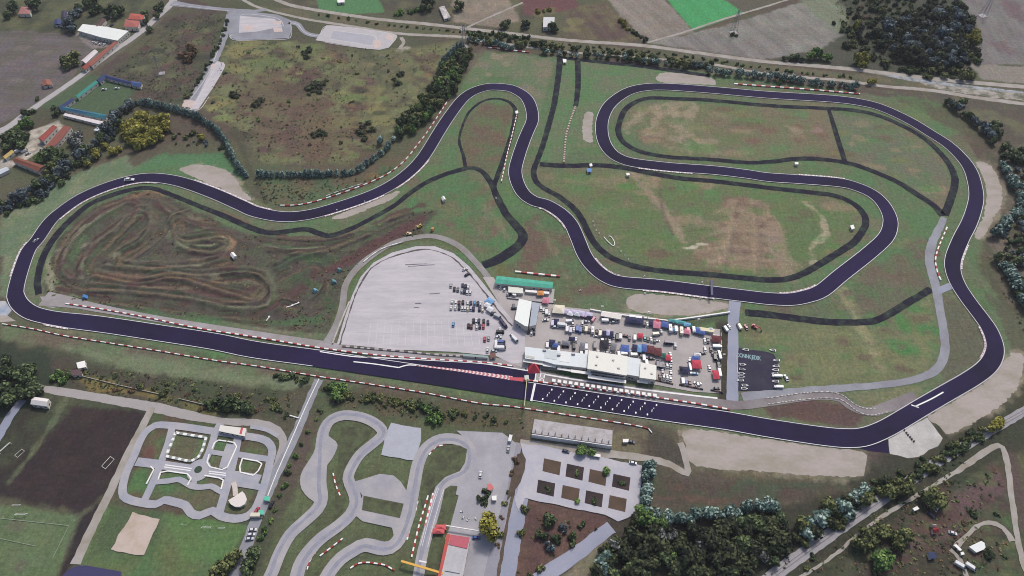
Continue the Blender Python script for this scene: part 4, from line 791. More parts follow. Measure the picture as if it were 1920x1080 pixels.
# houses, sheds
HS=[('house','white house with faded red roof in the far left corner','40 12 57 14 56 26 34 26',4,mat((172,120,116),.9,.12),'hip',1),
('farm_building','large white roofed farm building by the ploughed field','155 45 198 50 241 58 220 76 190 70 145 57',5,mat((232,234,230),.8,.06,.3),'flat',5),
('farm_building','narrow brown roofed wing behind the large white farm building','190 34 199 37 187 52 177 50',4,mat((96,76,76),.9,.1),'gable',1),
('house','salmon roofed house beside the road junction','235 36 262 39 259 51 232 50',5,RED_B,'hip',3),('house','salmon roofed house tucked behind the roadside house','244 25 271 27 268 37 240 36',6,mat((180,96,84),.9,.1),'hip',2),
('barn','white roofed barn parallel to the country road','152 114 176 93 184 97 161 119',4,mat((214,206,206),.8,.06),'gable',3),('barn','long brick red barn right beside the country road','162 120 190 97 216 76 222 79 197 101 172 124',4,mat((146,92,80),.9,.12,.5),'flat',3),('barn','small red roofed barn at the lower end of the barn row','152 127 164 117 172 121 160 131',3.5,RED_T,'gable',2),
('shack','small rust roofed shack alone in the ploughed field','78 151 94 149 98 159 80 162',3,mat((146,98,84),.9,.15),'gable',1),('shed','dark blue shed among the far left trees','102 37 115 37 115 46 102 47',3,mat((62,72,112),.8,.1),'gable',1),('shed','light blue shed beside the dark blue one','115 39 122 39 121 48 115 48',3,mat((92,124,176),.8,.1),'gable',1),('shed','dark purple shed above the blue sheds','115 21 126 21 125 34 116 34',3,mat((66,58,82),.8,.1),'gable',1),
('stable','teal roofed stable row on the left side of the riding ground','141 180 178 151 184 155 146 184',3.2,mat((58,140,128),.8,.1,.4),'gable',4),('stable','dark blue stable row at the top corner of the riding ground','180 150 194 139 203 142 188 155',3.2,mat((52,66,104),.8,.12,.4),'gable',3),('stable','long indigo stable row on the top side of the riding ground','196 140 246 153 243 158 199 147',3.2,mat((58,66,112),.8,.12,.4),'gable',5),('stable','bright blue stable at the right corner of the riding ground','247 152 266 155 263 163 246 160',3.2,mat((66,88,136),.8,.1,.4),'gable',2),
('stable','navy stable row at the lower left of the riding ground','106 203 134 184 140 187 113 207',3.2,mat((54,66,106),.8,.1,.4),'gable',3),('stable','long blue stable row on the lower side of the riding ground','113 205 120 200 201 215 197 224',3.2,mat((60,92,126),.8,.12,.4,(52,120,128),.45,.1),'gable',6),
('long_shed','long white L shaped shed, upper arm','118 216 122 212 195 228 190 234',3,mat((218,210,212),.8,.05),'flat',5),('long_shed','long white L shaped shed, short lower arm','190 233 195 229 184 246 175 244',3,mat((206,214,222),.8,.05),'flat',2),
('house','bright red roofed long house beside the stony yard','71 260 98 235 107 238 81 265',4.5,mat((152,78,70),.9,.1,.5),'gable',4),('house','second red roofed long house right of the stony yard','78 283 97 261 120 235 134 238 113 264 90 286',4.5,mat((138,84,74),.9,.12,.5),'flat',4),
('house','rust red roofed house with white gable above the left hedgerow','24 302 32 295 84 311 72 322',4.5,BROWN_T,'gable',5),('shed','yellow roofed shed left of the rust red house','5 294 21 281 27 285 10 298',3,mat((190,168,104),.8,.1),'gable',1),('shed','white shed cut by the left picture edge','-12 322 12 313 18 318 -2 328',3,mat((206,212,218),.8,.05),'gable',1),
('house','white house with a red topped roof beside the dark field','57 758 64 744 92 748 88 762',4,mat((222,216,214),.8,.05),'gable',3),('container_house','white container hut on the grass bank','143 680 159 676 161 688 146 691',3,MW,'flat',1),('container_house','dark roofed container hut on the grass bank','132 694 150 692 154 703 134 704',3,mat((96,78,80),.8,.1),'flat',1),
('house','white house with flat roof above the far road','1019 32 1040 32 1039 49 1018 51',5,mat((206,206,206),.8,.06),'flat',3),('shed','pale shed left of the white far house','977 42 992 41 994 47 979 49',3,mat((188,186,190),.8,.1),'gable',1),
('roofless_house','roofless white walled ruin in the far fallow field','823 13 833 11 845 32 833 36',3,mat((150,144,140),.9,.3,1.2,(214,208,206),.5,.3),'flat',2),('shed','white flat shed at the top centre edge','632 -3 646 -4 646 4 633 5',3,MW,'flat',1),
('greenhouse','large white plastic covered greenhouse in the lower right yard','1817 1025 1840 1014 1846 1018 1848 1026 1845 1030 1831 1036',2.5,mat((230,234,232),.6,.02),'flat',0),('shelter','white sheet covered shelter beside the yard path','1788 1022 1793 1020 1804 1031 1800 1033',2.2,MW,'flat',0),('trailer_home','white caravan like hut under the trees by the railway','1711 953 1720 949 1724 954 1715 958',2.6,MW,'flat',1),
('shelter','small white shelter at the yard clearing','1801 1036 1806 1034 1809 1039 1803 1041',2.2,MW,'flat',0),('hut','red roofed hut among the yard trees','1748 990 1758 988 1760 998 1750 1000',2.6,mat((132,50,54),.8,.1),'gable',1),('hut','cream hut above the red roofed one','1745 982 1754 983 1757 989 1748 987',2.5,mat((222,206,186),.8,.05),'gable',1),('shed','dark blue sheet covered shed in the yard','1740 1036 1752 1035 1757 1046 1744 1048',2.5,mat((42,56,96),.7,.1),'flat',0),
('hut','small white hut inside the motocross field','431 477 438 473 444 480 437 485',2.6,MW,'gable',1),('hut','white marshal hut on the grass below the dark strip','827 370 833 368 836 374 830 377',2.6,MW,'gable',1),('hut','white hut in the corner of the right infield','1594 423 1600 421 1603 428 1597 430',2.5,MW,'flat',1),('hut','white hut beside the blue toilet near the dark strip','1105 307 1110 306 1111 311 1106 312',2.5,MW,'flat',1),('hut','white hut by the dark strip below the return straight','1174 324 1180 324 1181 328 1175 329',2.5,MW,'flat',1),('hut','tiny white hut inside the inner oval strip','1490 304 1497 304 1497 308 1491 308',2.5,MW,'flat',1),('hut','white hut at the top of the first loop strip','966 208 971 207 972 212 967 213',2.5,MW,'flat',1),('hut','white hut between the two upper dark strips','1055 110 1062 111 1062 117 1056 117',2.5,MW,'flat',1),('toilet_cabin','small blue cabin on the grass beside a dark strip','1100 315 1110 316 1109 322 1101 322',2.4,mat((96,140,200),.7,.05),'flat',1),
('shed','rubbish strewn white shed in the car park grass','1168 823 1179 823 1178 829 1168 829',2.4,MW,'flat',1),('shed','long white hut under trees above the square beds','1112 850 1126 852 1126 857 1112 855',2.5,MW,'flat',1)]
for nm,lb,pts,h,rf,kd,wn in HS: building(nm,lb,pts,h,rf,kind=kd,win=wn,rise=1.3)
# red cover part on the white house roof
# ---------------------------------------------------------------- pylons, masts, gantries
def pylon(u,v,h,label):
    c=G(u,v); e=empty('power_pylon',(c.x,c.y,0),.3,label,'pylon')
    m=MB(); w0=h*.11;w1=h*.02
    for k in range(6):
        z0,z1=h*k/6,h*(k+1)/6; a=w0+(w1-w0)*k/6; b=w0+(w1-w0)*(k+1)/6
        for sx,sy in((1,1),(1,-1),(-1,-1),(-1,1)):
            m.tube((sx*a,sy*a,z0),(sx*b,sy*b,z1),.16,4); tx,ty=(sy,-sx)
            m.tube((sx*a,sy*a,z0),(tx*b,ty*b,z1),.1,4)
    m.obj('lattice_mast',MS,e)
    for z in (.72,.84,.95):
        m=MB(); ln=h*.16*(1.25-z*.4); m.tube((-ln,0,h*z),(ln,0,h*z),.16,4); m.tube((-ln,0,h*z),(0,0,h*z+.9),.1,4); m.tube((ln,0,h*z),(0,0,h*z+.9),.1,4); m.obj('cross_arm',MS,e)
    m=MB(); m.box((0,0,.2),(w0*2.6,w0*2.6,.4)); m.obj('base',CONC,e)
pylon(871,88,26,'lattice pylon at the corner of the hedge beside the upper road'); pylon(303,138,21,'lattice pylon in the brown scrub right of the country road'); pylon(1375,62,27,'lattice pylon standing in the grey far field'); pylon(1842,30,28,'lattice pylon at the edge of the upper right field'); pylon(55,10,20,'pale lattice pylon behind the far left house')
def mast(u,v,h,label):
    c=G(u,v); e=empty('floodlight_mast',(c.x,c.y,.05),0,label,'lamp mast'); m=MB(); m.tube((0,0,0),(0,0,h),.22,6,.14); m.obj('pole',mat((206,204,196),.6,.03),e)
    m=MB(); m.box((0,0,h),(1.8,.6,.5)); m.obj('lamp_head',MW,e)
mast(1039,577,9,'pale lamp mast behind the white tent'); mast(1127,590,10,'pale lamp mast beside the open white hall'); mast(1213,600,10,'grey lamp mast right of the dark canopy'); mast(1305,614,10,'leaning grey lamp mast above the cream container'); mast(1352,678,9,'pale lamp mast at the right paddock fence')
def gantry(label,a,b,h,m,wd=.7,name='start_gantry'):
    A,B=G(*a),G(*b); c=(A+B)/2; e=empty(name,(c.x,c.y,.05),0,label,'gantry'); A-=c;B-=c
    for p in (A,B): q=MB(); q.tube((p.x,p.y,0),(p.x,p.y,h),.25,6); q.obj('post',m,e)
    d=B-A; q=MB(); q.box((0,0,h+.3),(d.length,wd,.8),math.atan2(d.y,d.x)); q.obj('beam',m,e)
gantry('thin yellowish gantry across the straight before the start line',(988,716),(983,769),5,mat((196,190,150),.6,.05),.5)
gantry('yellow gantry beam across the kart start straight',(754,1057),(832,1080),4,mat((226,176,84),.6,.05),1.2,'kart_gantry')
gantry('thin white gantry beside the red canopy at the kart paddock',(838,990),(900,1000),3.2,MW,.5,'kart_gantry')
gantry('narrow dark footbridge over the curve above the pit sand trap',(1331,534),(1332,562),5,mat((96,98,122),.7,.05),1.6,'footbridge')
e=empty('red_pyramid',G(1001,692,.3),0,'red pyramid shaped canopy on the pit terrace','canopy'); m=MB(); m.hexa([(-4.6,-4,0),(4.6,-4,0),(4,3.5,0),(-4,3.5,0)],[(-.3,.7,5.5),(.3,.7,5.5),(.3,1.0,5.5),(-.3,1.0,5.5)]); m.obj('canopy_skin',mat((204,74,88),.7,.04,.4),e)
m=MB(); m.box((0,0,.06),(10,9,.1)); m.obj('deck',mat((172,190,200),.8,.05),e)
e=empty('red_canopy',G(822,992,.05),0,'bright red double canopy beside the kart start straight','canopy'); 
for k,(u,v) in enumerate(((826,988),(822,995))):
    c=G(u,v,3)-Vector(e.location); m=MB(); m.hexa([(-3.5,-1.6,0),(3.5,-1.6,0),(3.5,1.6,0),(-3.5,1.6,0)],[(-.4,-.2,1),(.4,-.2,1),(.4,.2,1),(-.4,.2,1)]); q=m.obj('canopy_skin',mat((206,96,98),.7,.04),e); q.location=(c.x,c.y,2.4)
    for sx in (-3.2,3.2): m=MB(); m.tube((sx,0,0),(sx,0,2.4),.12,6); q=m.obj('post',MW,e); q.location=(c.x,c.y,0)
# pit wall stands
def stand_box():
    c=G(1038,717); e=empty('pit_stand',(c.x,c.y,.3),-.16,'white and pink timing stand on the pit wall beside the grid','pit stand','timing stands in a row on the pit wall')
    m=MB(); m.box((0,0,.5),(2.0,1.8,1.0)); m.obj('counter',mat((226,206,206),.7,.04),e); m=MB(); m.box((0,.2,2.05),(2.4,2.3,.15)); m.obj('roof',MW,e)
    for sx in (-.9,.9): m=MB(); m.tube((sx,.7,1.0),(sx,.7,2.0),.06,5); m.obj('post',MS,e)
    return e
st=stand_box()
for k in range(1,19):
    c=G(1038+10.5*k,717+1.55*k); copy_tree(st,(c.x,c.y,.3),-.16,1.0)
# football goals
def goal_proto():
    e=empty('football_goal',(0,0,0),0,'','goal'); m=MB()
    for a,b in (((-3.6,0,0),(-3.6,0,2.4)),((3.6,0,0),(3.6,0,2.4)),((-3.6,0,2.4),(3.6,0,2.4)),((-3.6,1.8,0),(3.6,1.8,0)),((-3.6,0,2.4),(-3.6,1.8,0)),((3.6,0,2.4),(3.6,1.8,0))): m.tube(a,b,.13,5)
    m.obj('frame',MW,e); return e
gp=None
for u,v,rz,sc,lb in ((12,842,1.05,1.1,'white goal at the left edge of the dark field'),(37,850,-2.1,.7,'small white goal on the path beside the dark field'),(202,868,-2.0,1.0,'white goal on the right side of the dark field'),(40,967,0,.85,'white goal at the top of the green pitch'),(31,949,0,.6,'small goal just above the green pitch'),(344,985,-.2,.4,'small white goal nearest the sandpit'),(387,992,0,.75,'wide white goal on the lawn below the park'),(415,992,0,.5,'small white goal right of the wide goal')):
    c=G(u,v)
    if gp is None: gp=goal_proto(); gp.location=(c.x,c.y,.02); gp.rotation_euler=(0,0,rz); gp.scale=(sc,)*3; gp['label']=lb
    else: copy_tree(gp,(c.x,c.y,.02),rz,sc,lb)
# marker boards near the dark strip
def board(u,v,label,group,h=1.2,w=.7):
    c=G(u,v); m=MB(); m.box((0,0,h/2+.15),(w,.3,h)); m.box((0,0,.08),(w*1.3,.8,.15)); o=m.obj('marker_board',MW); o.location=(c.x,c.y,0); return tag(o,label,'board',group)
bb=board(1112,416,'white marker board in the row beside the curved dark strip','white boards beside the dark strip')
for u,v in ((1114,424),(1118,432),(1123,438),(1158,465),(1164,472),(1171,480),(1178,487)):
    c=G(u,v); o=bb.copy(); COL.objects.link(o); o.location=(c.x,c.y,0)
barrier('white rail frame on the grass amid the marker boards','1132 445 1140 454 1150 462 1152 455 1145 444 1141 444',1,.7,.5,ms=[MW,MW],name='railing',cat='railing')
for u,v,lb in ((1208,519,'white board on the verge above the lower curve'),(1316,530,'white board left of the footbridge verge'),(1209,551,'white board at the left end of the pit sand trap'),(1313,561,'white board below the curve near the footbridge'),(987,164,'white board right of the top loop'),(632,395,'white board on the thin sand strip, left'),(684,379,'white board on the thin sand strip, right'),(1088,545,'white board on the grass above the tents'),(842,177,'blue white board at the end of the bend barrier'),(930,372,'white board near the strip junction')): board(u,v,lb,None,1.4,1.0)
# barrels on the concrete apron
for k,(u,v) in enumerate(((1695,807),(1699,812),(1702,816),(1706,820),(1709,824),(1713,828))):
    c=G(u,v); m=MB(); m.tube((0,0,0),(0,0,.9),.55,8); m.tube((0,0,.9),(0,0,1.0),.45,8); o=m.obj('black_barrel',MK); o.location=(c.x,c.y,lev(2)); tag(o,'black tyre barrel in the dotted line on the concrete apron','barrel','black barrels on the apron')
# railway rails
for o_ in (-.8,.8):
    P=spline(W('1424 1100 1500 1043 1600 972 1700 905 1800 841 1940 760'),8); nn=offs(P); m=MB()
    for i in range(len(P)-1):
        a,b=P[i]+nn[i]*o_,P[i+1]+nn[i+1]*o_; c=(a+b)/2; d=b-a; m.box((c.x,c.y,.5),(d.length,.16,.2),math.atan2(d.y,d.x))
    o=m.obj('rail',mat((84,80,88),.5,.1,metal=.4)); tag(o,'steel rail of the railway, %s one of the pair'%('lower' if o_<0 else 'upper'),'rail')
# ---------------------------------------------------------------- vehicles
def cm(rgb): return mat(rgb,.35,.03,.6)
CC={'white':(224,224,226),'silver':(176,180,188),'grey':(120,122,130),'black':(44,42,52),'navy':(48,50,82),'blue':(78,102,164),'light blue':(120,166,206),'red':(190,70,86),'maroon':(104,56,60),'cream':(222,214,194),'purple':(66,58,88),'lilac':(196,190,216),'teal':(86,160,164),'green':(54,110,92),'pink':(206,130,150),'yellow':(222,186,96),'orange':(214,148,88),'pale':(206,210,214)}
TYRE=mat((30,29,33),.9,0)
PROTO={}
def bev(o,w=.12):
    bm=bmesh.new(); bm.from_mesh(o.data); bmesh.ops.bevel(bm,geom=list(bm.edges),offset=w,segments=2,affect='EDGES',clamp_overlap=True); bm.to_mesh(o.data); bm.free()
def wheels(e,xs,yw,r):
    m=MB(); m.tube((0,-.11,0),(0,.11,0),r,10); o=m.obj('wheel',TYRE,e); first=True
    for x in xs:
        for y in (-yw,yw):
            q=o if first else o.copy()
            if not first: COL.objects.link(q); q.parent=e
            q.location=(x,y,r); first=False
def proto(kind,colour):
    k=(kind,colour)
    if k in PROTO: return PROTO[k]
    C=cm(CC[colour]); e=empty({'racing':'race_car'}.get(kind,kind),(0,0,-50),0,'',{'car':'car','van':'van','truck':'truck','tent':'tent','camper':'camper','racing':'car'}[kind])
    e.name={'car':'parked_car','van':'parked_van','truck':'parked_truck','tent':'canopy_tent','camper':'camper_van','racing':'open_top_car'}[kind]
    if kind=='car':
        m=MB(); m.hexa([(-2.2,-.88,.3),(2.2,-.8,.3),(2.2,.8,.3),(-2.2,.88,.3)],[(-2.15,-.82,.9),(2.05,-.72,.74),(2.05,.72,.74),(-2.15,.82,.9)])
        m.hexa([(-1.75,-.78,.86),(1.05,-.76,.82),(1.05,.76,.82),(-1.75,.78,.86)],[(-1.2,-.6,1.42),(.25,-.6,1.44),(.25,.6,1.44),(-1.2,.6,1.42)])
        o=m.obj('body',C,e); bev(o,.1)
        for nm,f in (('windscreen',[(1.0,-.66,.88),(1.0,.66,.88),(.34,.56,1.4),(.34,-.56,1.4)]),('rear_window',[(-1.78,.62,.92),(-1.78,-.62,.92),(-1.28,-.52,1.38),(-1.28,.52,1.38)])):
            w=MB(); d=.05 if nm=='windscreen' else -.05; w.hexa(f,[(x+d,y,z+.05) for x,y,z in f]); w.obj(nm,GLASS,e)
        for s in (-1,1):
            w=MB(); f=[(-1.5,s*.76,.93),(.85,s*.76,.93),(.25,s*.64,1.36),(-1.15,s*.64,1.36)]; w.hexa(f if s<0 else f[::-1],[(x,y+s*.05,z) for x,y,z in (f if s<0 else f[::-1])]); w.obj('side_window',GLASS,e)
        wheels(e,(-1.4,1.35),.8,.32)
    elif kind in('van','camper'):
        m=MB(); L=2.7 if kind=='van' else 3.2; hh=2.2 if kind=='van' else 2.8
        m.hexa([(-L,-1.0,.35),(L,-.95,.35),(L,.95,.35),(-L,1.0,.35)],[(-L,-.94,hh),(L-1.3,-.92,hh),(L-1.3,.92,hh),(-L,.94,hh)]); o=m.obj('body',C,e); bev(o,.12)
        w=MB(); f=[(L-.25,-.82,1.25),(L-.25,.82,1.25),(L-1.0,.8,hh-.35),(L-1.0,-.8,hh-.35)]; d=.06; w.hexa([(x-.15,y,z-.15) for x,y,z in f],[(x+.16,y,z+.13) for x,y,z in f]); w.obj('windscreen',GLASS,e)
        if kind=='camper': w=MB(); w.box((-.6,0,hh+.12),(1.0,.8,.25)); w.obj('roof_hatch',MS,e)
        wheels(e,(-L*.6,L*.62),.9,.36)
    elif kind=='truck':
        m=MB(); m.box((-1.4,0,2.2),(8.2,2.5,2.9)); o=m.obj('box_body',C,e); bev(o,.06)
        m=MB(); m.hexa([(2.9,-1.15,.6),(5.0,-1.15,.6),(5.0,1.15,.6),(2.9,1.15,.6)],[(2.9,-1.1,2.9),(4.4,-1.05,2.9),(4.4,1.05,2.9),(2.9,1.1,2.9)]); o=m.obj('cab',C,e); bev(o,.1)
        w=MB(); f=[(4.9,-.95,1.5),(4.9,.95,1.5),(4.5,.95,2.7),(4.5,-.95,2.7)]; w.hexa(f,[(x+.08,y,z+.03) for x,y,z in f]); w.obj('windscreen',GLASS,e)
        m=MB(); m.box((-.2,0,.62),(9,.9,.3)); m.obj('chassis',MK,e); wheels(e,(-4.2,-3.0,3.6),1.0,.5)
    elif kind=='tent':
        m=MB(); m.hexa([(-1,-1,2.3),(1,-1,2.3),(1,1,2.3),(-1,1,2.3)],[(-.25,-.1,3.1),(.25,-.1,3.1),(.25,.1,3.1),(-.25,.1,3.1)]); m.hexa([(-1,-1,2.0),(1,-1,2.0),(1,1,2.0),(-1,1,2.0)],[(-1,-1,2.297),(1,-1,2.297),(1,1,2.297),(-1,1,2.297)]); m.obj('canopy',mat(CC[colour],.8,.06,.4),e)
        for sx in (-.94,.94):
            for sy in (-.94,.94): m=MB(); m.box((sx,sy,1.0),(.05,.05,2.0)); m.obj('pole',MS,e)
    elif kind=='racing':
        m=MB(); m.hexa([(-2.3,-.95,.25),(1.5,-.95,.25),(1.5,.95,.25),(-2.3,.95,.25)],[(-2.3,-.9,.85),(1.2,-.85,.7),(1.2,.85,.7),(-2.3,.9,.85)]); m.hexa([(1.502,-.7,.25),(2.6,-.15,.25),(2.6,.15,.25),(1.502,.7,.25)],[(1.502,-.6,.6),(2.5,-.12,.45),(2.5,.12,.45),(1.502,.6,.6)]); m.obj('body',C,e)
        m=MB(); m.hexa([(-1.9,-.62,.8),(1.0,-.56,.7),(1.0,.56,.7),(-1.9,.62,.8)],[(-1.8,-.58,1.0),(.8,-.5,.9),(.8,.5,.9),(-1.8,.58,1.0)]); m.obj('cockpit',MK,e); wheels(e,(-1.5,1.2),.92,.33)
    PROTO[k]=e; return e
used=set()
ORD=['first','second','third','fourth','fifth','sixth','seventh','eighth','ninth','tenth','eleventh','twelfth','thirteenth']
SEEN=set()
def put(kind,colour,u,v,ang,label,z,group=None,sc=1.12):
    """ang in degrees: heading on the ground, 90 = away from the camera"""
    p=proto(kind,colour); c=G(u,v,.9)
    loc=(c.x,c.y,z); rz=R(ang+rnd.uniform(-3,3))
    if label in SEEN and not group: print('DUP LABEL',label)
    SEEN.add(label)
    if (kind,colour) not in used:
        used.add((kind,colour)); p.location=loc; p.rotation_euler=(0,0,rz); p.scale=(sc,sc,sc) if not isinstance(sc,tuple) else sc; p['label']=label
        if group: p['group']=group
        return p
    c=copy_tree(p,loc,rz,sc,label)
    if group: c['group']=group
    elif 'group' in c: del c['group']
    return c
ZP=lev(22); ZQ=lev(21)
def row(where,items,ang,z,kind='car',group=None):
    items=[(x if isinstance(x,tuple) else x) for x in items]; cnt=len(items)
    for i,it in enumerate(sorted(items,key=lambda t:t[1])):
        c,u,v=it[:3]; k=it[3] if len(it)>3 else kind; a=it[4] if len(it)>4 else ang
        pos='leftmost' if i==0 else ('rightmost' if i==cnt-1 else ORD[i]+' from left')
        w={'car':'car','van':'van','truck':'box truck','camper':'camper van','racing':'open car'}[k]
        put(k,c,u,v,a,'%s %s, %s %s'%(c,w,pos,where),z,group)
row('in the top line of the grey car park',[('silver',845.5,535),('navy',867.5,535.5),('navy',873,537),('white',878,538)],90,ZP)
row('in the second line of the grey car park',[('black',852,542),('grey',858.5,543),('silver',866,545.5),('navy',871,546.5),('white',876,548),('white',882,548)],90,ZP)
row('in the third line of the grey car park',[('white',848,566),('white',855,567),('maroon',861,568),('black',868,567),('pale',877,569),('navy',883,568.5),('light blue',890,568),('navy',896,569),('white',901,570)],90,ZP)
row('in the fourth line of the grey car park',[('white',846,577),('white',854,577),('navy',861,577),('white',867,578),('white',872,578),('cream',877,579),('lilac',883,578),('navy',888,579),('navy',899,579.5),('cream',905,581)],90,ZP)
row('in the fifth line of the grey car park',[('black',888,601.5),('white',893,602),('navy',898,602),('black',907,602.5),('navy',915,604.5)],90,ZP)
row('in the sixth line of the grey car park',[('black',878.5,611),('maroon',884,612),('white',894,613),('navy',900,612),('red',906.5,612)],90,ZP)
put('car','light blue',850,608,90,'light blue car standing alone in the grey car park',ZP); put('car','red',909,636,90,'red car near the lower right of the car park',ZP); put('car','silver',916,634,90,'silver car next to the lone red one',ZP)
put('car','white',872,505,40,'white car at the top right rim of the car park',ZP); put('car','navy',876,515,40,'navy car at the top right rim of the car park',ZP)
put('tent','light blue',918,567,-40,'light blue gazebo beside the perimeter road',ZP,sc=(3,2.6,1)); put('tent','white',914,574,-40,'white gazebo beside the light blue one',ZP,sc=(2.2,2.2,1)); put('tent','white',919,582,-40,'white gazebo below the light blue one',ZP,sc=(2.2,2.2,1)); put('car','black',925,588,35,'black car below the white gazebos',ZP)
put('van','silver',933,594,-35,'silver van among gazebos by the perimeter road',ZP); put('van','navy',942,605,-60,'navy van at the car park entrance, left one',ZP); put('van','purple',946,610,-60,'purple van at the car park entrance',ZP); put('car','white',937,619,90,'white car behind the dark car at the entrance',ZP); put('van','black',938,623,0,'dark van above the white truck',ZP); put('car','white',933,631,50,'white car above the white truck',ZP); put('car','pale',939,632,90,'pale car above the blue van',ZP)
put('truck','white',930,646,88,'white truck at the car park gate',ZP,sc=.75); put('van','blue',940,642,0,'blue van right of the white truck',ZP); put('van','navy',940,647.5,0,'navy van right of the white truck',ZP); put('van','white',940,653,0,'white van right of the white truck',ZP,sc=1.3); put('car','white',914,656,90,'white car at the car park booth',ZP); put('car','pale',926,658,0,'pale car beside the gate hut',ZP); put('car','white',961,630,-50,'white car on the road beside the hall, upper',ZQ); put('van','white',966,637,-55,'white van on the road beside the hall',ZQ)
building('gate_hut','low brown roofed gate hut at the car park corner','918 661 929 661 930 670 919 671',2.6,mat((120,90,84),.8,.1)); building('ticket_shed','green and white ticket shed along the car park edge','868 663 915 667 915 671 868 667',2.4,mat((150,170,168),.8,.15,.6))
row('beside the hall near the teal roof',[('white',939,538),('white',946,542),('silver',952,551),('black',956,550)],80,ZQ)
row('parked against the foot of the grey annex',[('black',990.5,621),('white',996.5,624),('black',1001.5,623)],85,ZQ)
put('car','grey',963,574,90,'grey car on the left of the white hall',ZQ); put('car','navy',964,578,0,'navy car on the left of the white hall',ZQ); put('tent','orange',1013,552,0,'orange gazebo near the container row',ZQ,sc=(2.6,2.2,1)); put('tent','pink',1023,566,-5,'pink striped gazebo above the white tent',ZQ,sc=(2.4,2.6,1))
# paddock, upper row
row('in the top left cluster of the paddock',[('white',1014.5,578),('white',1019,582),('white',1024.5,585,'van'),('white',1030,589)],88,ZQ)
put('tent','cream',1047,583,-8,'big cream marquee in the upper paddock row',ZQ,sc=(4.4,3.9,1.25))
for i,(u,v,c,w) in enumerate(((1062,586,'lilac',2.6),(1069,590,'white',2.2),(1076,588,'lilac',2.6),(1082,591,'pale',2.2),(1089,590,'lilac',2.8),(1104,593,'lilac',2.6))): put('tent',c,u,v,-15,'%s gazebo, %s in the line right of the cream marquee'%(c,ORD[i]),ZQ,sc=(w,w*.9,1))
put('car','pink',1093,594,-10,'pink car in front of the lilac gazebos',ZQ); put('tent','navy',1105,597,-10,'navy gazebo at the end of the lilac gazebos',ZQ,sc=(2.6,1.3,1)); put('camper','pink',1113,599,60,'pink and white camper parked aslant',ZQ,sc=.9)
put('van','white',1136,602,-5,'white van before the open hall',ZQ,sc=1.2); put('car','silver',1151,604,0,'silver car before the open hall',ZQ)
put('tent','navy',1189,604,-8,'large navy canopy in the upper paddock row',ZQ,sc=(6.6,2.6,1.1)); put('van','white',1187,595,-8,'white van behind the navy canopy, left',ZQ); put('van','white',1199,597,-8,'white van behind the navy canopy, right',ZQ); put('car','black',1208,608,80,'black car right of the navy canopy',ZQ); put('car','white',1214,609,90,'white car right of the navy canopy',ZQ); put('tent','purple',1220,608,-10,'dark purple gazebo beside the pink one',ZQ,sc=(1.6,2.2,1))
for i,(c,u,v,w,d) in enumerate((('pink',1231,611,2.6,3.4),('red',1233,604,1.4,1.4),('blue',1246,611,2.6,2.6),('teal',1262,604,3.2,1.5),('teal',1276,607,3.2,1.6),('light blue',1288,611,2.4,1.8),('pink',1288,624,2.2,2.4),('blue',1308,622,2.0,2.6),('blue',1316,626,2.0,1.8),('light blue',1262,621,2.0,1.2),('green',1294,615,1.6,1.6))): put('tent',c,u,v,-12,'%s gazebo, %s along the colourful upper paddock line'%(c,ORD[i]),ZQ,sc=(w,d,1))
for i,(k,c,u,v) in enumerate((('camper','white',1256,616),('van','white',1267,617),('camper','cream',1277,621),('van','pink',1290,620),('van','white',1300,618))): put(k,c,u,v,86,'%s %s, %s of the vehicles before the colourful gazebos'%(c,k,ORD[i]),ZQ,sc=1.2)
put('van','cream',1231,627,5,'cream van alone before the pink gazebo',ZQ); put('truck','purple',1254,643.5,-3,'purple box truck standing free in the paddock',ZQ,sc=(.62,.9,.8)); put('car','silver',1266,648,80,'silver car beside the purple truck',ZQ,sc=1.25)
# paddock second row
row('in the second paddock row, left part',[('lilac',1036,606,'van'),('white',1063,617,'van'),('lilac',1070,619,'van'),('white',1076,618),('blue',1082,616,'van'),('blue',1088,618,'van'),('black',1094,618),('cream',1099,617,'van'),('black',1104,620),('white',1111,619,'camper'),('black',1119,622),('cream',1125,625,'van')],84,ZQ)
put('tent','navy',1043,605,-5,'navy gazebo at the left end of the second row',ZQ,sc=(1.8,2.4,1)); put('car','white',1041,613,0,'white car before the navy end gazebo',ZQ); put('truck','pale',1055,611,-8,'pale box truck in the second paddock row',ZQ,sc=(.72,1.0,.9)); put('car','white',1118,630,0,'white car alone below the second row',ZQ,sc=.9)
for i,(u,v,c) in enumerate(((1133,628,'navy'),(1140,626,'lilac'),(1146,629,'navy'))): put('tent',c,u,v,-5,'%s gazebo, %s of the three in the second row'%(c,ORD[i]),ZQ,sc=(1.6,2.6,1))
row('in the second paddock row, right part',[('white',1150,630),('black',1157,632,'van'),('pale',1163,631,'van'),('maroon',1174,630,'car',-20),('purple',1180,634),('white',1190,633,'van'),('teal',1209,634),('black',1215,636),('white',1221,637),('black',1227,639)],86,ZQ)
put('tent','red',1200,632,-5,'red gazebo in the second paddock row',ZQ,sc=(2.1,2.2,1)); put('car','white',1233,639,0,'small white car right of the second row',ZQ,sc=.8)
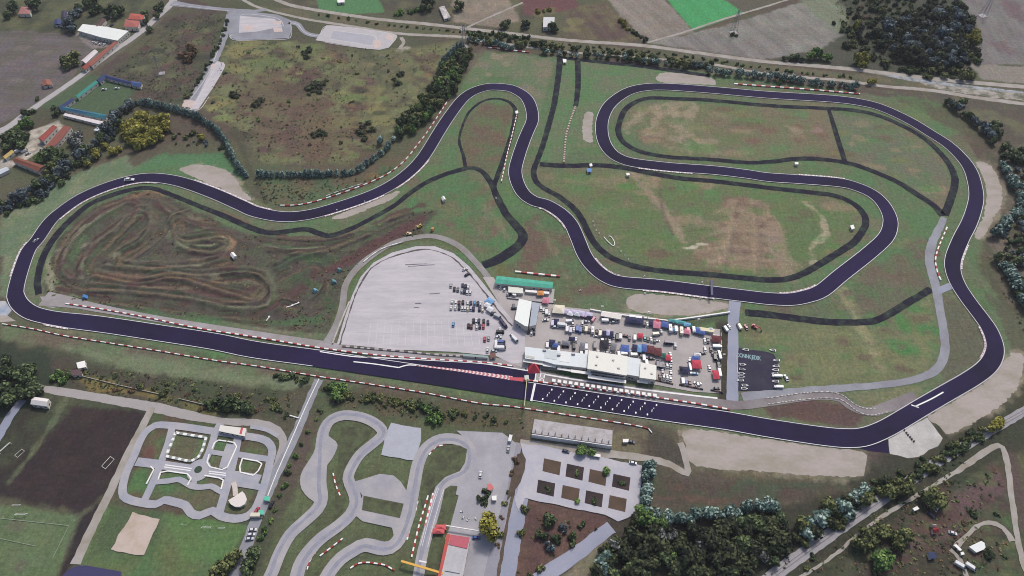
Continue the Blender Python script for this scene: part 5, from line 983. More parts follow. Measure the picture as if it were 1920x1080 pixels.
# paddock third row
for i,(c,u,v,w,d) in enumerate((('navy',1035,645,2.2,2.6),('blue',1041,650,2.2,1.8),('grey',1061,646,3.0,2.0),('navy',1072,638,2.2,1.8),('grey',1092,652,1.8,3.2),('grey',1150,653,2.0,3.0),('black',1133,648,3.0,3.6),('blue',1171,656,3.0,3.2),('navy',1190,655,2.0,3.0),('light blue',1198,656,1.6,3.2),('blue',1207,655,1.8,3.2),('maroon',1219,658,2.6,3.4),('maroon',1233,662,2.6,3.4))): put('tent',c,u,v,-8,'%s gazebo, %s of the row behind the pit roofs'%(c,ORD[i]),ZQ,sc=(w,d,1.05))
row('behind the pit roofs, left group',[('white',1026,647,'van'),('white',1030,656),('black',1048.5,645),('black',1060,650,'car',0),('black',1076,649,'van'),('white',1047,654,'van'),('white',1080,637),('white',1090,664,'van'),('white',1099,650,'van'),('pale',1099,662,'van'),('grey',1115,648,'van')],86,ZQ)
row('behind the pit roofs, middle group',[('white',1172,664,'van',0),('white',1184,662),('white',1190,666,'van',0),('black',1202,667),('white',1207,671,'van'),('black',1222,672,'car',0),('navy',1214,671,'car',0)],86,ZQ)
put('tent','green',1244.5,669,0,'round green gazebo beside the red one',ZQ,sc=(1.4,2.0,1)); put('tent','red',1252,673,0,'round red gazebo at the end of the row',ZQ,sc=(1.9,2.5,1))
row('right of the red end gazebo',[('white',1257,665),('pale',1257.5,671),('white',1258,677)],90,ZQ)
row('at the right end of the pit buildings',[('navy',1233,683,'van'),('navy',1238.5,684,'van'),('navy',1245,687),('white',1251,685),('silver',1257,686)],88,ZQ)
row('on the brown patch right of the cream block',[('maroon',1237.5,706),('white',1244.5,706),('white',1251,707.5),('white',1257,709),('white',1258,699)],88,ZQ)
row('in the lowest paddock line',[('white',1280,714,'van'),('blue',1287,717),('maroon',1293.5,718),('white',1307,719,'car',150)],88,ZQ)
put('car','white',1310,721,30,'white car aslant at the lowest paddock rail',ZQ)
# red and blue hospitality group
put('tent','red',1305,686,-4,'large red hospitality canopy in the open paddock',ZQ,sc=(3.2,3.6,1.2)); put('tent','blue',1304,674.5,-4,'blue canopy above the red hospitality canopy',ZQ,sc=(2.8,2.0,1.1)); put('tent','white',1307,668,-4,'white canopy above the blue one',ZQ,sc=(2.4,1.4,1.2)); put('truck','white',1293.5,688,88,'white truck left of the red canopy',ZQ,sc=.62); put('tent','navy',1284,696,-4,'navy canopy left of the white truck',ZQ,sc=(2.6,2.6,1)); put('tent','black',1277,694,-4,'black gazebo left of the navy canopy',ZQ,sc=(1.4,2.0,1)); put('car','white',1297,700,0,'white car below the red canopy, left',ZQ); put('car','light blue',1303,700.5,0,'light blue car below the red canopy',ZQ); put('car','white',1293,675,60,'white car left of the blue canopy',ZQ)
# right side
put('tent','maroon',1342,638,-3,'maroon canopy at the right paddock fence',ZQ,sc=(3.2,3.0,1.1)); put('car','navy',1327,638,88,'navy car beside the maroon canopy',ZQ,sc=1.3); put('car','white',1321.5,639,88,'white car beside the navy one near the maroon canopy',ZQ); put('truck','white',1345,651,-3,'white truck below the maroon canopy',ZQ,sc=(.65,.9,.8)); put('truck','white',1348.5,666,88,'tall white truck standing upright at the fence, upper',ZQ,sc=.75); put('truck','white',1348.5,698,88,'tall white truck standing upright at the fence, lower',ZQ,sc=.75); put('tent','red',1341.5,705,-3,'pinkish red gazebo beside the lower fence truck',ZQ,sc=(2.2,3.6,1))
row('in the dark cluster by the right fence',[('black',1333,655),('navy',1336,662),('black',1340,669,'van'),('black',1343,664),('black',1343,673)],85,ZQ); put('van','black',1347,685,90,'black van between the two fence trucks',ZQ); put('car','black',1344,728,0,'black car in the lower right paddock corner',ZQ); put('tent','white',1332,619.5,-5,'white gazebo beside the cream container',ZQ,sc=(1.5,1.2,1))
put('van','white',1360,616,110,'white van left of the paddock lane, larger',.05); put('car','white',1367,612,100,'white car left of the paddock lane by the van',.05); put('van','cream',1386,612,100,'cream van on the grass beside the lane',.05); put('car','pink',1399,613,100,'pale pink car on the grass beside the lane',.05)
# telehandler / red crane truck
def machine(name,label,u,v,rz,colour,boom=True):
    c=G(u,v); C=cm(colour); e=empty(name,(c.x,c.y,.05),R(rz),label,'machine'); m=MB(); m.box((0,0,1.1),(4.2,2.0,1.0)); o=m.obj('chassis',C,e); bev(o,.12)
    m=MB(); m.box((-.8,0,2.2),(1.6,1.6,1.3),0,0,(.85,.85)); o=m.obj('cab',C,e); m=MB(); m.box((-.8,0,2.3),(1.3,1.64,.7)); m.obj('window',GLASS,e)
    if boom:
        m=MB(); m.tube((-1,0,1.8),(3.6,0,3.2),.3,6); m.tube((3.6,0,3.2),(5.6,0,1.0),.22,6); m.obj('boom',C,e); m=MB(); m.box((5.6,0,.6),(.9,1.5,.9),0,0,(.6,1)); m.obj('bucket',MK,e)
    wheels(e,(-1.3,1.3),1.0,.6)
machine('recovery_crane','red recovery crane truck parked on the grass right of the lane',1414,614,-40,CC['red']); machine('excavator','yellow excavator with long boom above the car park',787,426,215,(222,190,104)); machine('wheel_loader','pale yellow loader at the perimeter road above the car park',767,440,10,(228,206,166),False); machine('wheel_loader','orange loader at the top of the perimeter road',811,432,80,(206,140,88),False)
# open cars on the black yard
for u,v,a,lb in ((1393,683,0,'left column, topmost'),(1392,692,0,'left column, second'),(1391,700,0,'left column, third'),(1391,706,0,'left column, fourth'),(1388,712.5,180,'left column, fifth'),(1397,722,0,'left column, sixth'),(1396,728,0,'left column, lowest'),(1456,675,180,'right column, topmost'),(1455,686,180,'right column, second'),(1454,693,180,'right column, third'),(1453,699.5,180,'right column, fourth'),(1454,714.5,180,'right column, second lowest')): put('racing','white' if v not in (692,706,699.5) else 'silver',u,v,a-3,'%s open car with dark cockpit on the black yard, %s'%('white' if v not in (692,706,699.5) else 'silver',lb),lev(14)+.01,sc=.95)
put('truck','white',1456,705,177,'long white trailer truck on the right rim of the black yard',lev(14)+.01,sc=(.7,.75,.5)); put('truck','white',1459,725.5,177,'long white trailer truck at the lower right corner of the black yard',lev(14)+.01,sc=(.62,.75,.5)); put('car','white',1474,708,100,'white car on the brown grass right of the black yard',.05,sc=1.25)
put('racing','white',1398,655,170,'white low car at the upper left corner of the black yard',lev(14)+.01,sc=.9); put('racing','white',1449,656,165,'white low car at the upper right corner of the black yard',lev(14)+.01,sc=.9)
cu=bpy.data.curves.new('yard_lettering','FONT'); cu.body='DONINK JEDEK'; cu.size=4.6; cu.align_x='LEFT'; cu.space_character=.82; cu.offset=.12
to=bpy.data.objects.new('yard_lettering',cu); COL.objects.link(to); me2=bpy.data.meshes.new_from_object(to); bpy.data.objects.remove(to); to=bpy.data.objects.new('yard_lettering',me2); COL.objects.link(to)
a,b=G(1381.5,669),G(1427,676); wdt=max(v.co.x for v in me2.vertices); to.scale=((b-a).length/wdt,1.05,1); to.location=(a.x,a.y,lev(15)); to.rotation_euler=(0,0,math.atan2(b.y-a.y,b.x-a.x)); me2.materials.append(mat((140,166,172),.8,.1)); struct(to)
# cars elsewhere
ZT=lev(46)+.01
put('car','white',243,338,4,'white car driving on the track at the top of the left bend',ZT,sc=1.9); put('car','silver',68,451,62,'silver car on the track in the left bend',ZT,sc=1.15)
row('parked in line beside the lower park lane',[('white',474,993),('white',471,1002),('pale',468,1010)],5,lev(25),group=None)
put('car','black',509,946,75,'black car between the two teal kiosks',lev(26)); put('car','red',481,957,70,'red car left of the lower teal kiosk',.05); put('van','cream',482,967,0,'cream van below the red car',.05,sc=1.3)
put('car','navy',1061,846,-20,'navy car at the rim of the square bed car park',lev(43)); put('car','navy',1184,828,-15,'navy car in the dry grass near rubbish',.05); put('car','white',1187,868,-10,'white car at the upper right of the square bed car park',lev(43)); put('car','blue',893,1008,0,'blue car under the kart paddock tree',lev(37)); put('car','white',901,890,85,'white car at the kart lane',lev(37)); put('car','silver',953,842,80,'silver car on the lane above the kart paddock',lev(37)); put('van','white',957,822,80,'white van at the top of the kart lane',lev(37))
put('car','white',1757,953,40,'white car under the trees of the lower right yard',.05); put('car','navy',1746,965,-50,'navy car below the white yard car',.05); put('van','white',1800,1060,-40,'white van at the bottom of the right yard',.05); put('van','white',1820,1063,-40,'white van lowest right in the yard',.05); put('car','white',1787,999,-20,'white car in the yard clearing',.05)
row('in the stony farmyard',[('silver',196,38),('black',202,36),('white',210,31),('white',202,50),('navy',209,47)],70,.05); row('parked below the farm building',[('white',175,79),('white',181,80),('white',188,82),('white',195,83)],80,.05)
row('in the house yard at the left edge',[('white',35,283,'van',40),('white',46,283,'van',40),('silver',52,288,'car',40)],40,.05)
# karts
for i,(u,v) in enumerate(((868,972),(892,974),(866,960),(877,975))):
    c=G(u,v); e=empty('go_kart',(c.x,c.y,lev(37)),1.0+i,'small white and black kart standing in the kart paddock','kart','karts in the kart paddock'); m=MB(); m.box((0,0,.22),(1.8,.9,.2)); m.box((.7,0,.35),(.4,1.1,.2)); m.obj('body',cm(CC['white']),e); m=MB(); m.box((-.3,0,.55),(.5,.5,.5)); m.obj('seat',MK,e); wheels(e,(-.6,.6),.6,.18)
# blue inflatables / ramps and white beams in the motocross field
def ramp(u,v,rz,col,label):
    c=G(u,v); m=MB(); m.hexa([(-2,-1.5,0),(2,-1.5,0),(2,1.5,0),(-2,1.5,0)],[(-.6,-1.4,2.6),(.4,-1.4,2.6),(.4,1.4,2.6),(-.6,1.4,2.6)]); o=m.obj('start_ramp',mat(col,.7,.08,.6)); o.location=(c.x,c.y,.3); o.rotation_euler=(0,0,rz); tag(o,label,'ramp')
ramp(160,559,.3,(74,130,190),'blue wedge shaped ramp beside the left end of the service road'); ramp(592,547,.8,(120,170,186),'pale blue ramp at the right side of the motocross field'); ramp(637,508,.9,(110,150,150),'grey teal ramp near the perimeter road bend'); ramp(626,530,.5,(104,146,150),'teal ramp below the perimeter road bend')
def beam(u0,v0,u1,v1,label):
    A,B=G(u0,v0),G(u1,v1); m=MB(); c=(A+B)/2; d=B-A; m.box((0,0,.35),(d.length,.6,.7)); m.box((d.length*.35,.8,.25),(d.length*.25,.5,.5)); o=m.obj('timber_beam',MW); o.location=(c.x,c.y,.6); o.rotation_euler=(0,0,math.atan2(d.y,d.x)); tag(o,label,'beam')
beam(537,578,551,574,'white beam lying in the scrub, left of the pair'); beam(551,573,562,569,'white beam lying in the scrub, right of the pair'); beam(500,603,507,594,'white beam at the lower edge of the motocross field')
row('on the grass at the rim of the riding ground',[('white',195,167),('white',219,165)],10,.05)

# more small things of the paddock, each where the photo shows a pale or dark speck
more=[('van','white',1068,603),('car','white',1074,606),('car','white',1092,606),('car','silver',1100,603),('van','white',1129,640),('car','white',1143,641),('car','black',1137,637),('van','white',1160,664),('car','white',1166,668),('car','silver',1140,661),('car','white',1122,661),('van','white',1212,680),('car','white',1023,600),('car','silver',1240,622),('car','white',1322,655),('car','black',1318,662),('car','white',1330,690),('car','silver',1242,697)]
for i,(k,c,u,v) in enumerate(more):
    near='between first and second paddock rows' if v<612 else 'between second and third paddock rows' if v<645 else 'behind the pit roofs' if u<1235 else 'in the right paddock half'
    put(k,c,u,v,88 if i%3 else 5,'%s %s %s, %s scattered one'%(c,k,near,(ORD+['fourteenth','fifteenth','sixteenth','seventeenth','eighteenth'])[i]),ZQ)
# ---------------------------------------------------------------- trees and shrubs
def leafmat(name,rgb,rgb2,rgb3):
    m=bpy.data.materials.new(name); m.use_nodes=True; N=m.node_tree.nodes; L=m.node_tree.links; p=N['Principled BSDF']; p.inputs['Roughness'].default_value=.8; p.inputs['Specular IOR Level'].default_value=.15
    at=N.new('ShaderNodeVertexColor'); at.layer_name='leaf'; oi=N.new('ShaderNodeObjectInfo')
    sp=N.new('ShaderNodeSeparateColor'); L.new(at.outputs['Color'],sp.inputs[0])
    ad=N.new('ShaderNodeMath'); ad.operation='MULTIPLY_ADD'; L.new(oi.outputs['Random'],ad.inputs[0]); ad.inputs[1].default_value=.3; 
    sb=N.new('ShaderNodeMath'); sb.operation='SUBTRACT'; L.new(sp.outputs[0],sb.inputs[0]); sb.inputs[1].default_value=.15; L.new(sb.outputs[0],ad.inputs[2])
    cr=N.new('ShaderNodeValToRGB'); L.new(ad.outputs[0],cr.inputs[0]); e=cr.color_ramp.elements
    e[0].position=.05; e[0].color=(*lin(rgb),1); e[1].position=.95; e[1].color=(*lin(rgb3),1); q=e.new(.5); q.color=(*lin(rgb2),1)
    L.new(cr.outputs[0],p.inputs['Base Color']); return m
LEAF={'teal':leafmat('teal_leaf',(54,74,70),(100,128,118),(186,206,194)),'dark':leafmat('dark_leaf',(38,48,36),(68,84,56),(120,136,90)),'blue':leafmat('blue_leaf',(44,52,58),(78,92,98),(132,146,148)),
 'deep':leafmat('deep_leaf',(34,40,34),(54,62,46),(92,100,66)),'yellow':leafmat('yellow_leaf',(84,82,38),(136,132,56),(190,184,96)),'bright':leafmat('bright_leaf',(50,76,42),(88,120,64),(138,164,92)),'olive':leafmat('olive_leaf',(50,58,38),(90,98,58),(142,146,94)),'brown':leafmat('brown_leaf',(80,64,54),(106,86,66),(136,112,84)),'grey':leafmat('grey_leaf',(60,64,60),(98,102,98),(166,168,162))}
BARK=mat((92,80,70),.95,.1,1.0)
def crown_mesh(kind,seed,shape):
    r=random.Random(seed); v=[];f=[];cv=[]
    lob=[]
    if shape=='round':
        for k in range(9):
            a=r.uniform(0,6.28); q=r.uniform(.15,.62); lob.append((math.cos(a)*q,math.sin(a)*q,r.uniform(.55,1.15),r.uniform(.28,.46)))
        lob.append((0,0,1.15,.4)); cnt=66; ls=.15
    elif shape=='tall':
        for k in range(9):
            t=k/8; a=r.uniform(0,6.28); q=.26*(1-.6*t); lob.append((math.cos(a)*q,math.sin(a)*q,.35+1.75*t,(.44*(1-.72*t)+.1)*r.uniform(.85,1.2)))
        cnt=64; ls=.15
    else:
        for k in range(7):
            a=r.uniform(0,6.28); q=r.uniform(.1,.7); lob.append((math.cos(a)*q,math.sin(a)*q,r.uniform(.2,.5),r.uniform(.25,.42)))
        cnt=44; ls=.17
    for (x,y,z,rad) in lob:
        tone=r.uniform(-.16,.16)
        for k in range(cnt):
            while True:
                d=Vector((r.uniform(-1,1),r.uniform(-1,1),r.uniform(-.8,1)))
                if .05<d.length<1: break
            d.normalize(); rr=rad*r.uniform(.45,1.3); c=Vector((x,y,z))+Vector((d.x*rr,d.y*rr,d.z*rr*.9))
            if c.z<.05: continue
            nrm=(d+Vector((r.uniform(-.6,.6),r.uniform(-.6,.6),r.uniform(-.2,.8)))).normalized()
            t1=nrm.orthogonal().normalized(); t2=nrm.cross(t1); a=r.uniform(0,6.28); u=t1*math.cos(a)+t2*math.sin(a); w=nrm.cross(u); s=ls*r.uniform(.5,1.15)
            n=len(v); v+=[tuple(c-u*s-w*s*.55),tuple(c+u*s*.9-w*s*.7),tuple(c+u*s*1.1+w*s*.5),tuple(c-u*s*.8+w*s*.8)]; f.append([n,n+1,n+2,n+3])
            cv.append(min(1,max(0,(.24 if r.random()<.5 else .74)+tone*.7+r.uniform(-.16,.16))))  # random dark and pale leaf tones stand in for crown shade and highlights
    me=bpy.data.meshes.new('crown'); me.from_pydata(v,[],f); at=me.color_attributes.new('leaf','FLOAT_COLOR','CORNER')
    at.data.foreach_set('color',np.repeat(np.array([[c,c,c,1] for c in cv],dtype=np.float32),4,axis=0).ravel()); me.materials.append(LEAF[kind]); return me
def trunk_mesh(seed,top):
    r=random.Random(seed); m=MB(); m.tube((0,0,-.05),(.02,.02,top*.55),.085,7,.055); m.tube((.02,.02,top*.55),(.0,.03,top),.055,6,.02)
    for k in range(4):
        a=r.uniform(0,6.28); m.tube((.02,.02,top*r.uniform(.35,.6)),(math.cos(a)*.4,math.sin(a)*.4,top*r.uniform(.8,1.05)),.035,5,.012)
    me=bpy.data.meshes.new('trunk'); me.from_pydata(m.v,[],m.f); me.materials.append(BARK); return me
_cm={}
NAME={'deep':'woodland_tree','teal':'windbreak_tree','dark':'broadleaf_tree','blue':'blue_grey_tree','yellow':'yellow_tree','bright':'bright_green_tree','olive':'olive_tree','brown':'brown_bush','grey':'pale_grey_tree'}
ntree=[0]
def tree(kind,u,v,rad,label,group=None,shape='round',hs=1.0,xy=None):
    """u, v: foot of the tree on the ground; rad: crown radius in metres"""
    k=(kind,shape)
    if k not in _cm: _cm[k]=([crown_mesh(kind,hash(kind)%97*0+len(_cm)*17+i,shape) for i in range(4)],trunk_mesh(len(_cm),{'round':1.0,'tall':1.6,'shrub':.35}[shape]))
    cms,tm=_cm[k]; c=xy or G(u,v); nm=({'brown':'brown_bush','bright':'green_bush','olive':'olive_bush'}.get(kind,'shrub') if shape=='shrub' and not ('wood' in label or 'wide scrub field' in label) else 'thicket' if shape=='shrub' and 'scrub' in label else 'undergrowth_bush' if shape=='shrub' else NAME[kind])
    e=bpy.data.objects.new(nm,None); COL.objects.link(e); e.location=(c.x,c.y,0); e.rotation_euler=(0,0,rnd.uniform(0,6.28)); s=rad*1.2*(rnd.uniform(.6,1.3) if shape=='shrub' else rnd.uniform(.78,1.25)); e.scale=(s,s*rnd.uniform(.9,1.1),s*hs*rnd.uniform(.88,1.15)); e.empty_display_size=.4
    tag(e,label,'shrub' if shape=='shrub' else 'tree',group)
    o=bpy.data.objects.new('crown',rnd.choice(cms)); COL.objects.link(o); o.parent=e
    o=bpy.data.objects.new('trunk',tm); COL.objects.link(o); o.parent=e
    ntree[0]+=1; return e
def trow(kind,pts,gap,rad,label,group,shape='tall',hs=1.0,jit=.6,alt=None):
    P=spline(W(pts),1.0); acc=gap; last=None
    for i in range(1,len(P)):
        acc+=(P[i]-P[i-1]).length
        if acc>=gap:
            acc=rnd.uniform(-.5,.45)*gap; p=P[i]+Vector((rnd.uniform(-jit,jit),rnd.uniform(-jit,jit),0)); k=kind
            if alt and rnd.random()<.3: k=alt
            tree(k,0,0,rad,label,group,shape,hs,xy=p)
def tfill(kinds,pts,gap,rad,label,group,shape='round',hs=1.0):
    P=[(p.x,p.y) for p in W(pts)]; x0=min(p[0] for p in P);x1=max(p[0] for p in P);y0=min(p[1] for p in P);y1=max(p[1] for p in P)
    y=y0;row_=0
    while y<y1:
        x=x0+(gap/2 if row_%2 else 0)
        while x<x1:
            X=x+rnd.uniform(-.35,.35)*gap;Y=y+rnd.uniform(-.35,.35)*gap
            if inside(np.array([X]),np.array([Y]),P)[0]:
                k=rnd.choice(kinds); tree(k,0,0,rad*rnd.uniform(.7,1.25),label%{'teal':'blue green','dark':'dark green','blue':'blue grey','deep':'deep green','yellow':'yellow','bright':'bright green','olive':'olive green','brown':'brown','grey':'pale grey'}[k] if '%s' in label else label,group+' '+k if '%s' in label else group,shape,hs,xy=Vector((X,Y,0)))
            x+=gap
        y+=gap*.87;row_+=1
def tspots(kind,pts,rad,label,group=None,shape='round',hs=1.0):
    P=px(pts)
    for u,v in P: tree(kind,u,v,rad,label,group if len(P)>1 else None,shape,hs)
# hedge of the left bend and scrub field
trow('teal','248 200 265 196 300 203 345 213 390 234 418 258 434 288 450 318 468 334',2.6,2.8,'blue green tree in the arched windbreak above the left bend','windbreak above the left bend')
trow('teal','486 330 530 331 580 331 625 329 662 326 690 310 715 291 733 273',2.9,2.7,'blue green tree in the windbreak between scrub field and sweeping bend','windbreak below the scrub field',hs=.85)
trow('blue','4 392 40 378 60 365 90 350 120 326 140 310 158 292 178 278 196 256 212 236 230 215 246 204',5.0,4.2,'blue grey tree in the hedgerow between houses and left bend','hedgerow left of the bend','round',1.1,alt='dark')
tspots('yellow','238 252 248 238 262 226 278 228 296 234 312 246 256 260 274 256 292 262 244 272 264 278 310 232',4.8,'yellow tree in the big yellow clump above the left bend','big yellow clump','round',1.15)
tspots('yellow','165 312 184 297 183 291 215 290 198 279 378 262 225 283',3.4,'small yellow tree at the grassy edge above the left bend','small yellow trees above the left bend')
tfill(['dark','olive','blue'],'325 235 400 262 440 300 420 282 330 275 315 262',11,2.6,'%s bush in the hollow under the arched windbreak','bushes under the arched windbreak','shrub',1.2)
tspots('dark','98 292 106 298 116 290 122 300 90 300 112 310',5,'dark green tree below the red roofed long houses','trees below the long houses'); tspots('dark','12 266 26 258 38 264 52 262 30 274 44 280 16 282',5,'dark green tree left of the stony yard','trees left of the stony yard'); tspots('bright','52 228 60 238 44 240 36 246',4,'green tree beside the country road near the stony yard','trees by the stony yard road'); tspots('grey','140 270 148 276 152 264',4.5,'pale grey tree beside the second red long house','grey trees by the red house'); tspots('bright','74 300 82 304',3.5,'green tree behind the rust red house','trees behind the rust red house'); tspots('olive','100 320 112 324 90 330',4,'olive tree right of the rust red house','trees right of the rust red house')
tfill(['dark'],'-20 690 20 680 70 690 95 705 70 725 68 745 30 760 -20 800',8,4.6,'dark green tree in the thick clump at the left edge','clump at the left edge')
tspots('bright','98 712 108 706 118 716 126 708',3.2,'bright green bush beside the container huts','bushes beside the container huts','shrub',1.3)
# far left and top
tspots('dark','150 22 166 14 176 28 182 6 186 24 206 30 220 34 228 28 215 22',5,'dark tree behind the white farm building','trees behind the farm building'); tspots('blue','132 42 142 34 150 28 136 56 140 62 128 50',5,'grey green tree between blue sheds and farm building','trees left of the farm building'); tspots('dark','60 12 70 18 26 10 30 24 18 34 66 6',5,'dark tree around the far left house','trees around the far left house'); tspots('dark','298 24 304 16 296 34 275 34 282 60 276 46',4,'dark tree along the country road near the junction','trees near the road junction'); tspots('olive','126 122 134 116 142 124 130 130 146 112',4.5,'olive tree left of the brick red barn','trees left of the barns'); tspots('dark','70 188 100 205 108 214 56 212 40 230',4,'dark shrub along the lower country road','shrubs along the lower country road','shrub',1.2); tspots('brown','355 110 360 95 346 106 352 118',6,'dark brown thicket in the scrub left of the pad lane','brown thickets','shrub',1.2)
trow('dark','428 40 415 75 398 110 375 150 350 190',6,2.4,'dark shrub in the ditch left of the pad lane','ditch shrubs left of the pad lane','shrub',1.2,1.5,'olive')
tfill(['olive','dark','bright','brown'],'430 85 560 80 600 90 820 110 790 215 700 280 500 300 455 250 390 200',34,1.9,'low %s bush in the wide scrub field','scrub field bushes','shrub',.8)
tspots('deep','578 168 585 165 592 160 600 166 607 158 598 174 588 172 580 178 612 152 482 196 488 190 680 240 690 232 676 250 698 244 684 262 640 268 600 250 590 254 610 252 436 178 442 182 570 100 580 96 575 108 740 150 746 158 752 140',4.0,'dark bush in a cluster of the wide scrub field','dark bushes of the scrub field','shrub',.7)
tspots('teal','715 270 738 264 730 274',3.2,'pale teal tree at the lower tip of the wood strip','teal trees at the wood strip tip')
tfill(['dark','olive','dark','bright'],'834 120 872 98 888 100 872 130 852 178 812 215 785 245 748 262 738 246 760 222 790 190 815 150',6.2,3.4,'%s tree in the wood strip beside the scrub field','wood strip beside the scrub field','round',1.25)
trow('teal','870 88 850 100 836 114 822 132',3.2,2.6,'blue green tree on the upper flank of the wood strip','upper flank of the wood strip')
trow('dark','876 62 900 64 930 66 960 70 992 74',3.4,2.6,'green tree in the clipped hedge under the far road','hedge under the far road','shrub',1.5,.6,'bright'); trow('teal','878 78 905 82 930 86 950 92 965 94',4.2,3,'blue green tree above the far barrier','trees above the far barrier','round',1.1,1,'olive')
trow('teal','1015 99 1040 103 1062 104 1080 107 1110 108 1150 110 1165 112 1190 116 1225 121 1260 124 1300 126 1330 131',6,2.8,'blue green tree along the ditch behind the circuit','trees along the ditch behind the circuit','round',1.1,1.5,'dark'); tspots('olive','970 84 976 90 984 86 1195 114 1202 110 1270 122 1284 128 1292 120',3.6,'olive bush beside the ditch behind the circuit','olive bushes beside the ditch'); tspots('grey','1296 124 1308 126 1318 124 1330 130',3.4,'pale grey tree among the ditch trees','grey trees at the ditch')
trow('dark','600 28 700 44 800 54 870 62',9,2,'low shrub on the slope between the two far roads','slope shrubs, left','shrub',1,1.5,'olive'); trow('dark','1000 78 1100 88 1200 97 1300 109 1400 124 1500 136 1600 146',7,2.1,'low shrub on the slope between the two far roads, right half','slope shrubs, right','shrub',1,1.5,'bright')
trow('teal','1328 138 1350 140 1380 142 1420 146 1440 148 1470 152 1500 156 1530 160 1556 163 1575 163 1600 168',4.6,3.2,'blue green tree in the row behind the far straight','row behind the far straight','round',1.25,1,'teal'); tspots('bright','1460 158 1464 152',3,'bright bush in front of the row behind the far straight','bright bushes at the far straight','shrub',1.3); tspots('yellow','1630 158 1636 156',3,'yellow bush beside the riverbed','yellow bushes by the riverbed')
trow('dark','1470 112 1490 114 1505 116',4,3.4,'spreading green tree above the far road','trees above the far road','round',.9,1,'bright'); tspots('bright','1518 112 1528 108 1540 112 1550 114',4.4,'broad green tree at the corner of the grey field','trees at the grey field corner'); tspots('yellow','1606 120 1616 112 1622 122 1612 128',4.4,'large yellow green tree above the far road','yellow green trees above the far road','round',1.4); tspots('yellow','1600 58',4,'solitary yellow green tree at the field corner',None,'round',1.5); tspots('yellow','1812 82 1820 76 1826 86',4.6,'yellow green tree at the right rim of the dark wood','yellow trees at the dark wood','round',1.3)
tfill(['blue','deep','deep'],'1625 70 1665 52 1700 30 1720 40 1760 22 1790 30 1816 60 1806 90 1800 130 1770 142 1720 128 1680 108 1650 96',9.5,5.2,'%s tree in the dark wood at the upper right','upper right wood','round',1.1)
tspots('olive','1742 140 1756 136 1800 150 1810 144 1820 150 1770 146',4,'olive green tree at the lower rim of the dark wood','lower rim of the dark wood'); tfill(['dark','olive','brown'],'1560 -5 1700 -5 1640 50 1600 35',17,3.2,'%s bush in the rough ground at the top right','rough ground bushes','shrub',1.0)
tspots('bright','745 28 752 26 770 24 778 22 788 20',3.4,'bright bush under the far track','bright bushes at the far track','shrub',1.2); tspots('dark','800 12 806 20 812 10 796 22 856 22 862 18 950 50 945 54 1034 58 1040 60 985 52',4.4,'dark tree around the far ruins and white house','dark trees in the far fields'); tspots('yellow','1164 42 1170 48 1176 56 1008 24 1020 22 1030 20',3.4,'yellowish bush on the far field edge','yellow bushes on the far field edge','shrub',1.3); trow('dark','1180 56 1195 66 1212 78',4,3,'dark bush in the hedge beside the far lilac field','hedge at the lilac field','shrub',1.2); tspots('dark','1374 66 1378 68',3.2,'dark bush at the foot of the grey field pylon','bushes at the pylon foot','shrub',1)
# right side
trow('blue','1772 196 1788 206 1800 214 1815 224 1828 236 1842 248 1854 262 1862 272',4.6,3.8,'blue grey tree in the hedge outside the upper right bend','hedge outside the upper right bend','round',1.15,1.5,'dark'); tspots('dark','1800 198 1856 250 1864 240 1870 256 1878 282 1890 290 1902 296 1912 290 1884 300 1896 304 1910 308',4.4,'dark tree behind the upper right hedge','trees behind the upper right hedge')
trow('teal','1878 312 1882 325 1892 340 1900 356 1907 374 1908 392 1897 408 1884 420 1876 430 1864 444 1858 452',4.3,3.7,'blue green tree in the curved hedge beside the right sand trap','hedge beside the right sand trap','round',1.1,1.2)
trow('teal','1868 490 1880 503 1888 517 1895 532 1902 546 1909 560 1915 575 1922 590',4.6,3.9,'blue green tree in the lower hedge at the right edge','lower right hedge','round',1.1,1.6,'dark')
# bank below the main straight
tfill(['brown','dark','olive'],'150 690 290 714 420 735 560 752 555 785 430 778 300 752 160 722',9,2.5,'%s bush on the bank below the main straight','bank bushes','shrub',.9); tspots('dark','398 762 410 756 424 760 440 762 452 758 464 766',5,'large dark bush in the bank hedge left of the lane','large bank bushes','shrub',1.2); trow('dark','518 706 540 709 560 712 580 716',4,3,'dark bush directly under the long barrier left of the lane','bushes under the long barrier','shrub',1.1)
trow('dark','606 732 640 738 690 750 740 756 800 766 850 775 900 783 950 795',5,2.7,'dark bush in the strip above the kart track','strip above the kart track','shrub',1.1,3,'olive'); tspots('bright','800 768 806 776 814 782 820 788 808 788 826 780',3.6,'bright green bush right of the top kart loop','bright bushes above the kart track','shrub',1.3); tspots('bright','626 728 634 738 644 732 632 748',3.4,'green tree at the head of the kart lane','trees at the head of the kart lane'); trow('bright','600 770 585 800 566 832 548 866 538 900 500 990 490 1010',7,1.9,'green bush on the right edge of the fenced lane','bushes on the fenced lane','shrub',1.1,.8,'dark'); trow('olive','690 750 740 752 780 762',4.5,2.6,'olive bush above the middle kart loop','olive bushes above the kart loop','shrub',1)
tspots('olive','412 1076 420 1070 430 1062 438 1056 444 1050',3.6,'olive tree at the bottom of the park lawn','trees at the bottom of the park lawn'); tspots('dark','470 1062 476 1050 466 1075 480 1040',3.2,'dark tree on the lane below the parked white cars','trees on the lower lane')
tspots('yellow','918 978 914 972',3.6,'smaller yellow green tree in the kart paddock','small kart paddock trees','round',1.3); tspots('yellow','916 1005',5.8,'large yellow green tree in the kart paddock',None,'round',1.25); tspots('dark','905 935 911 925 908 945',2.4,'green bush behind the kart paddock kiosks','bushes behind the kiosks','shrub',1.2)
trow('brown','966 862 960 890 952 920 944 950 938 990 930 1040',8,2,'brownish bush between the lane and the square bed car park','bushes left of the square beds','shrub',1,.8,'olive')
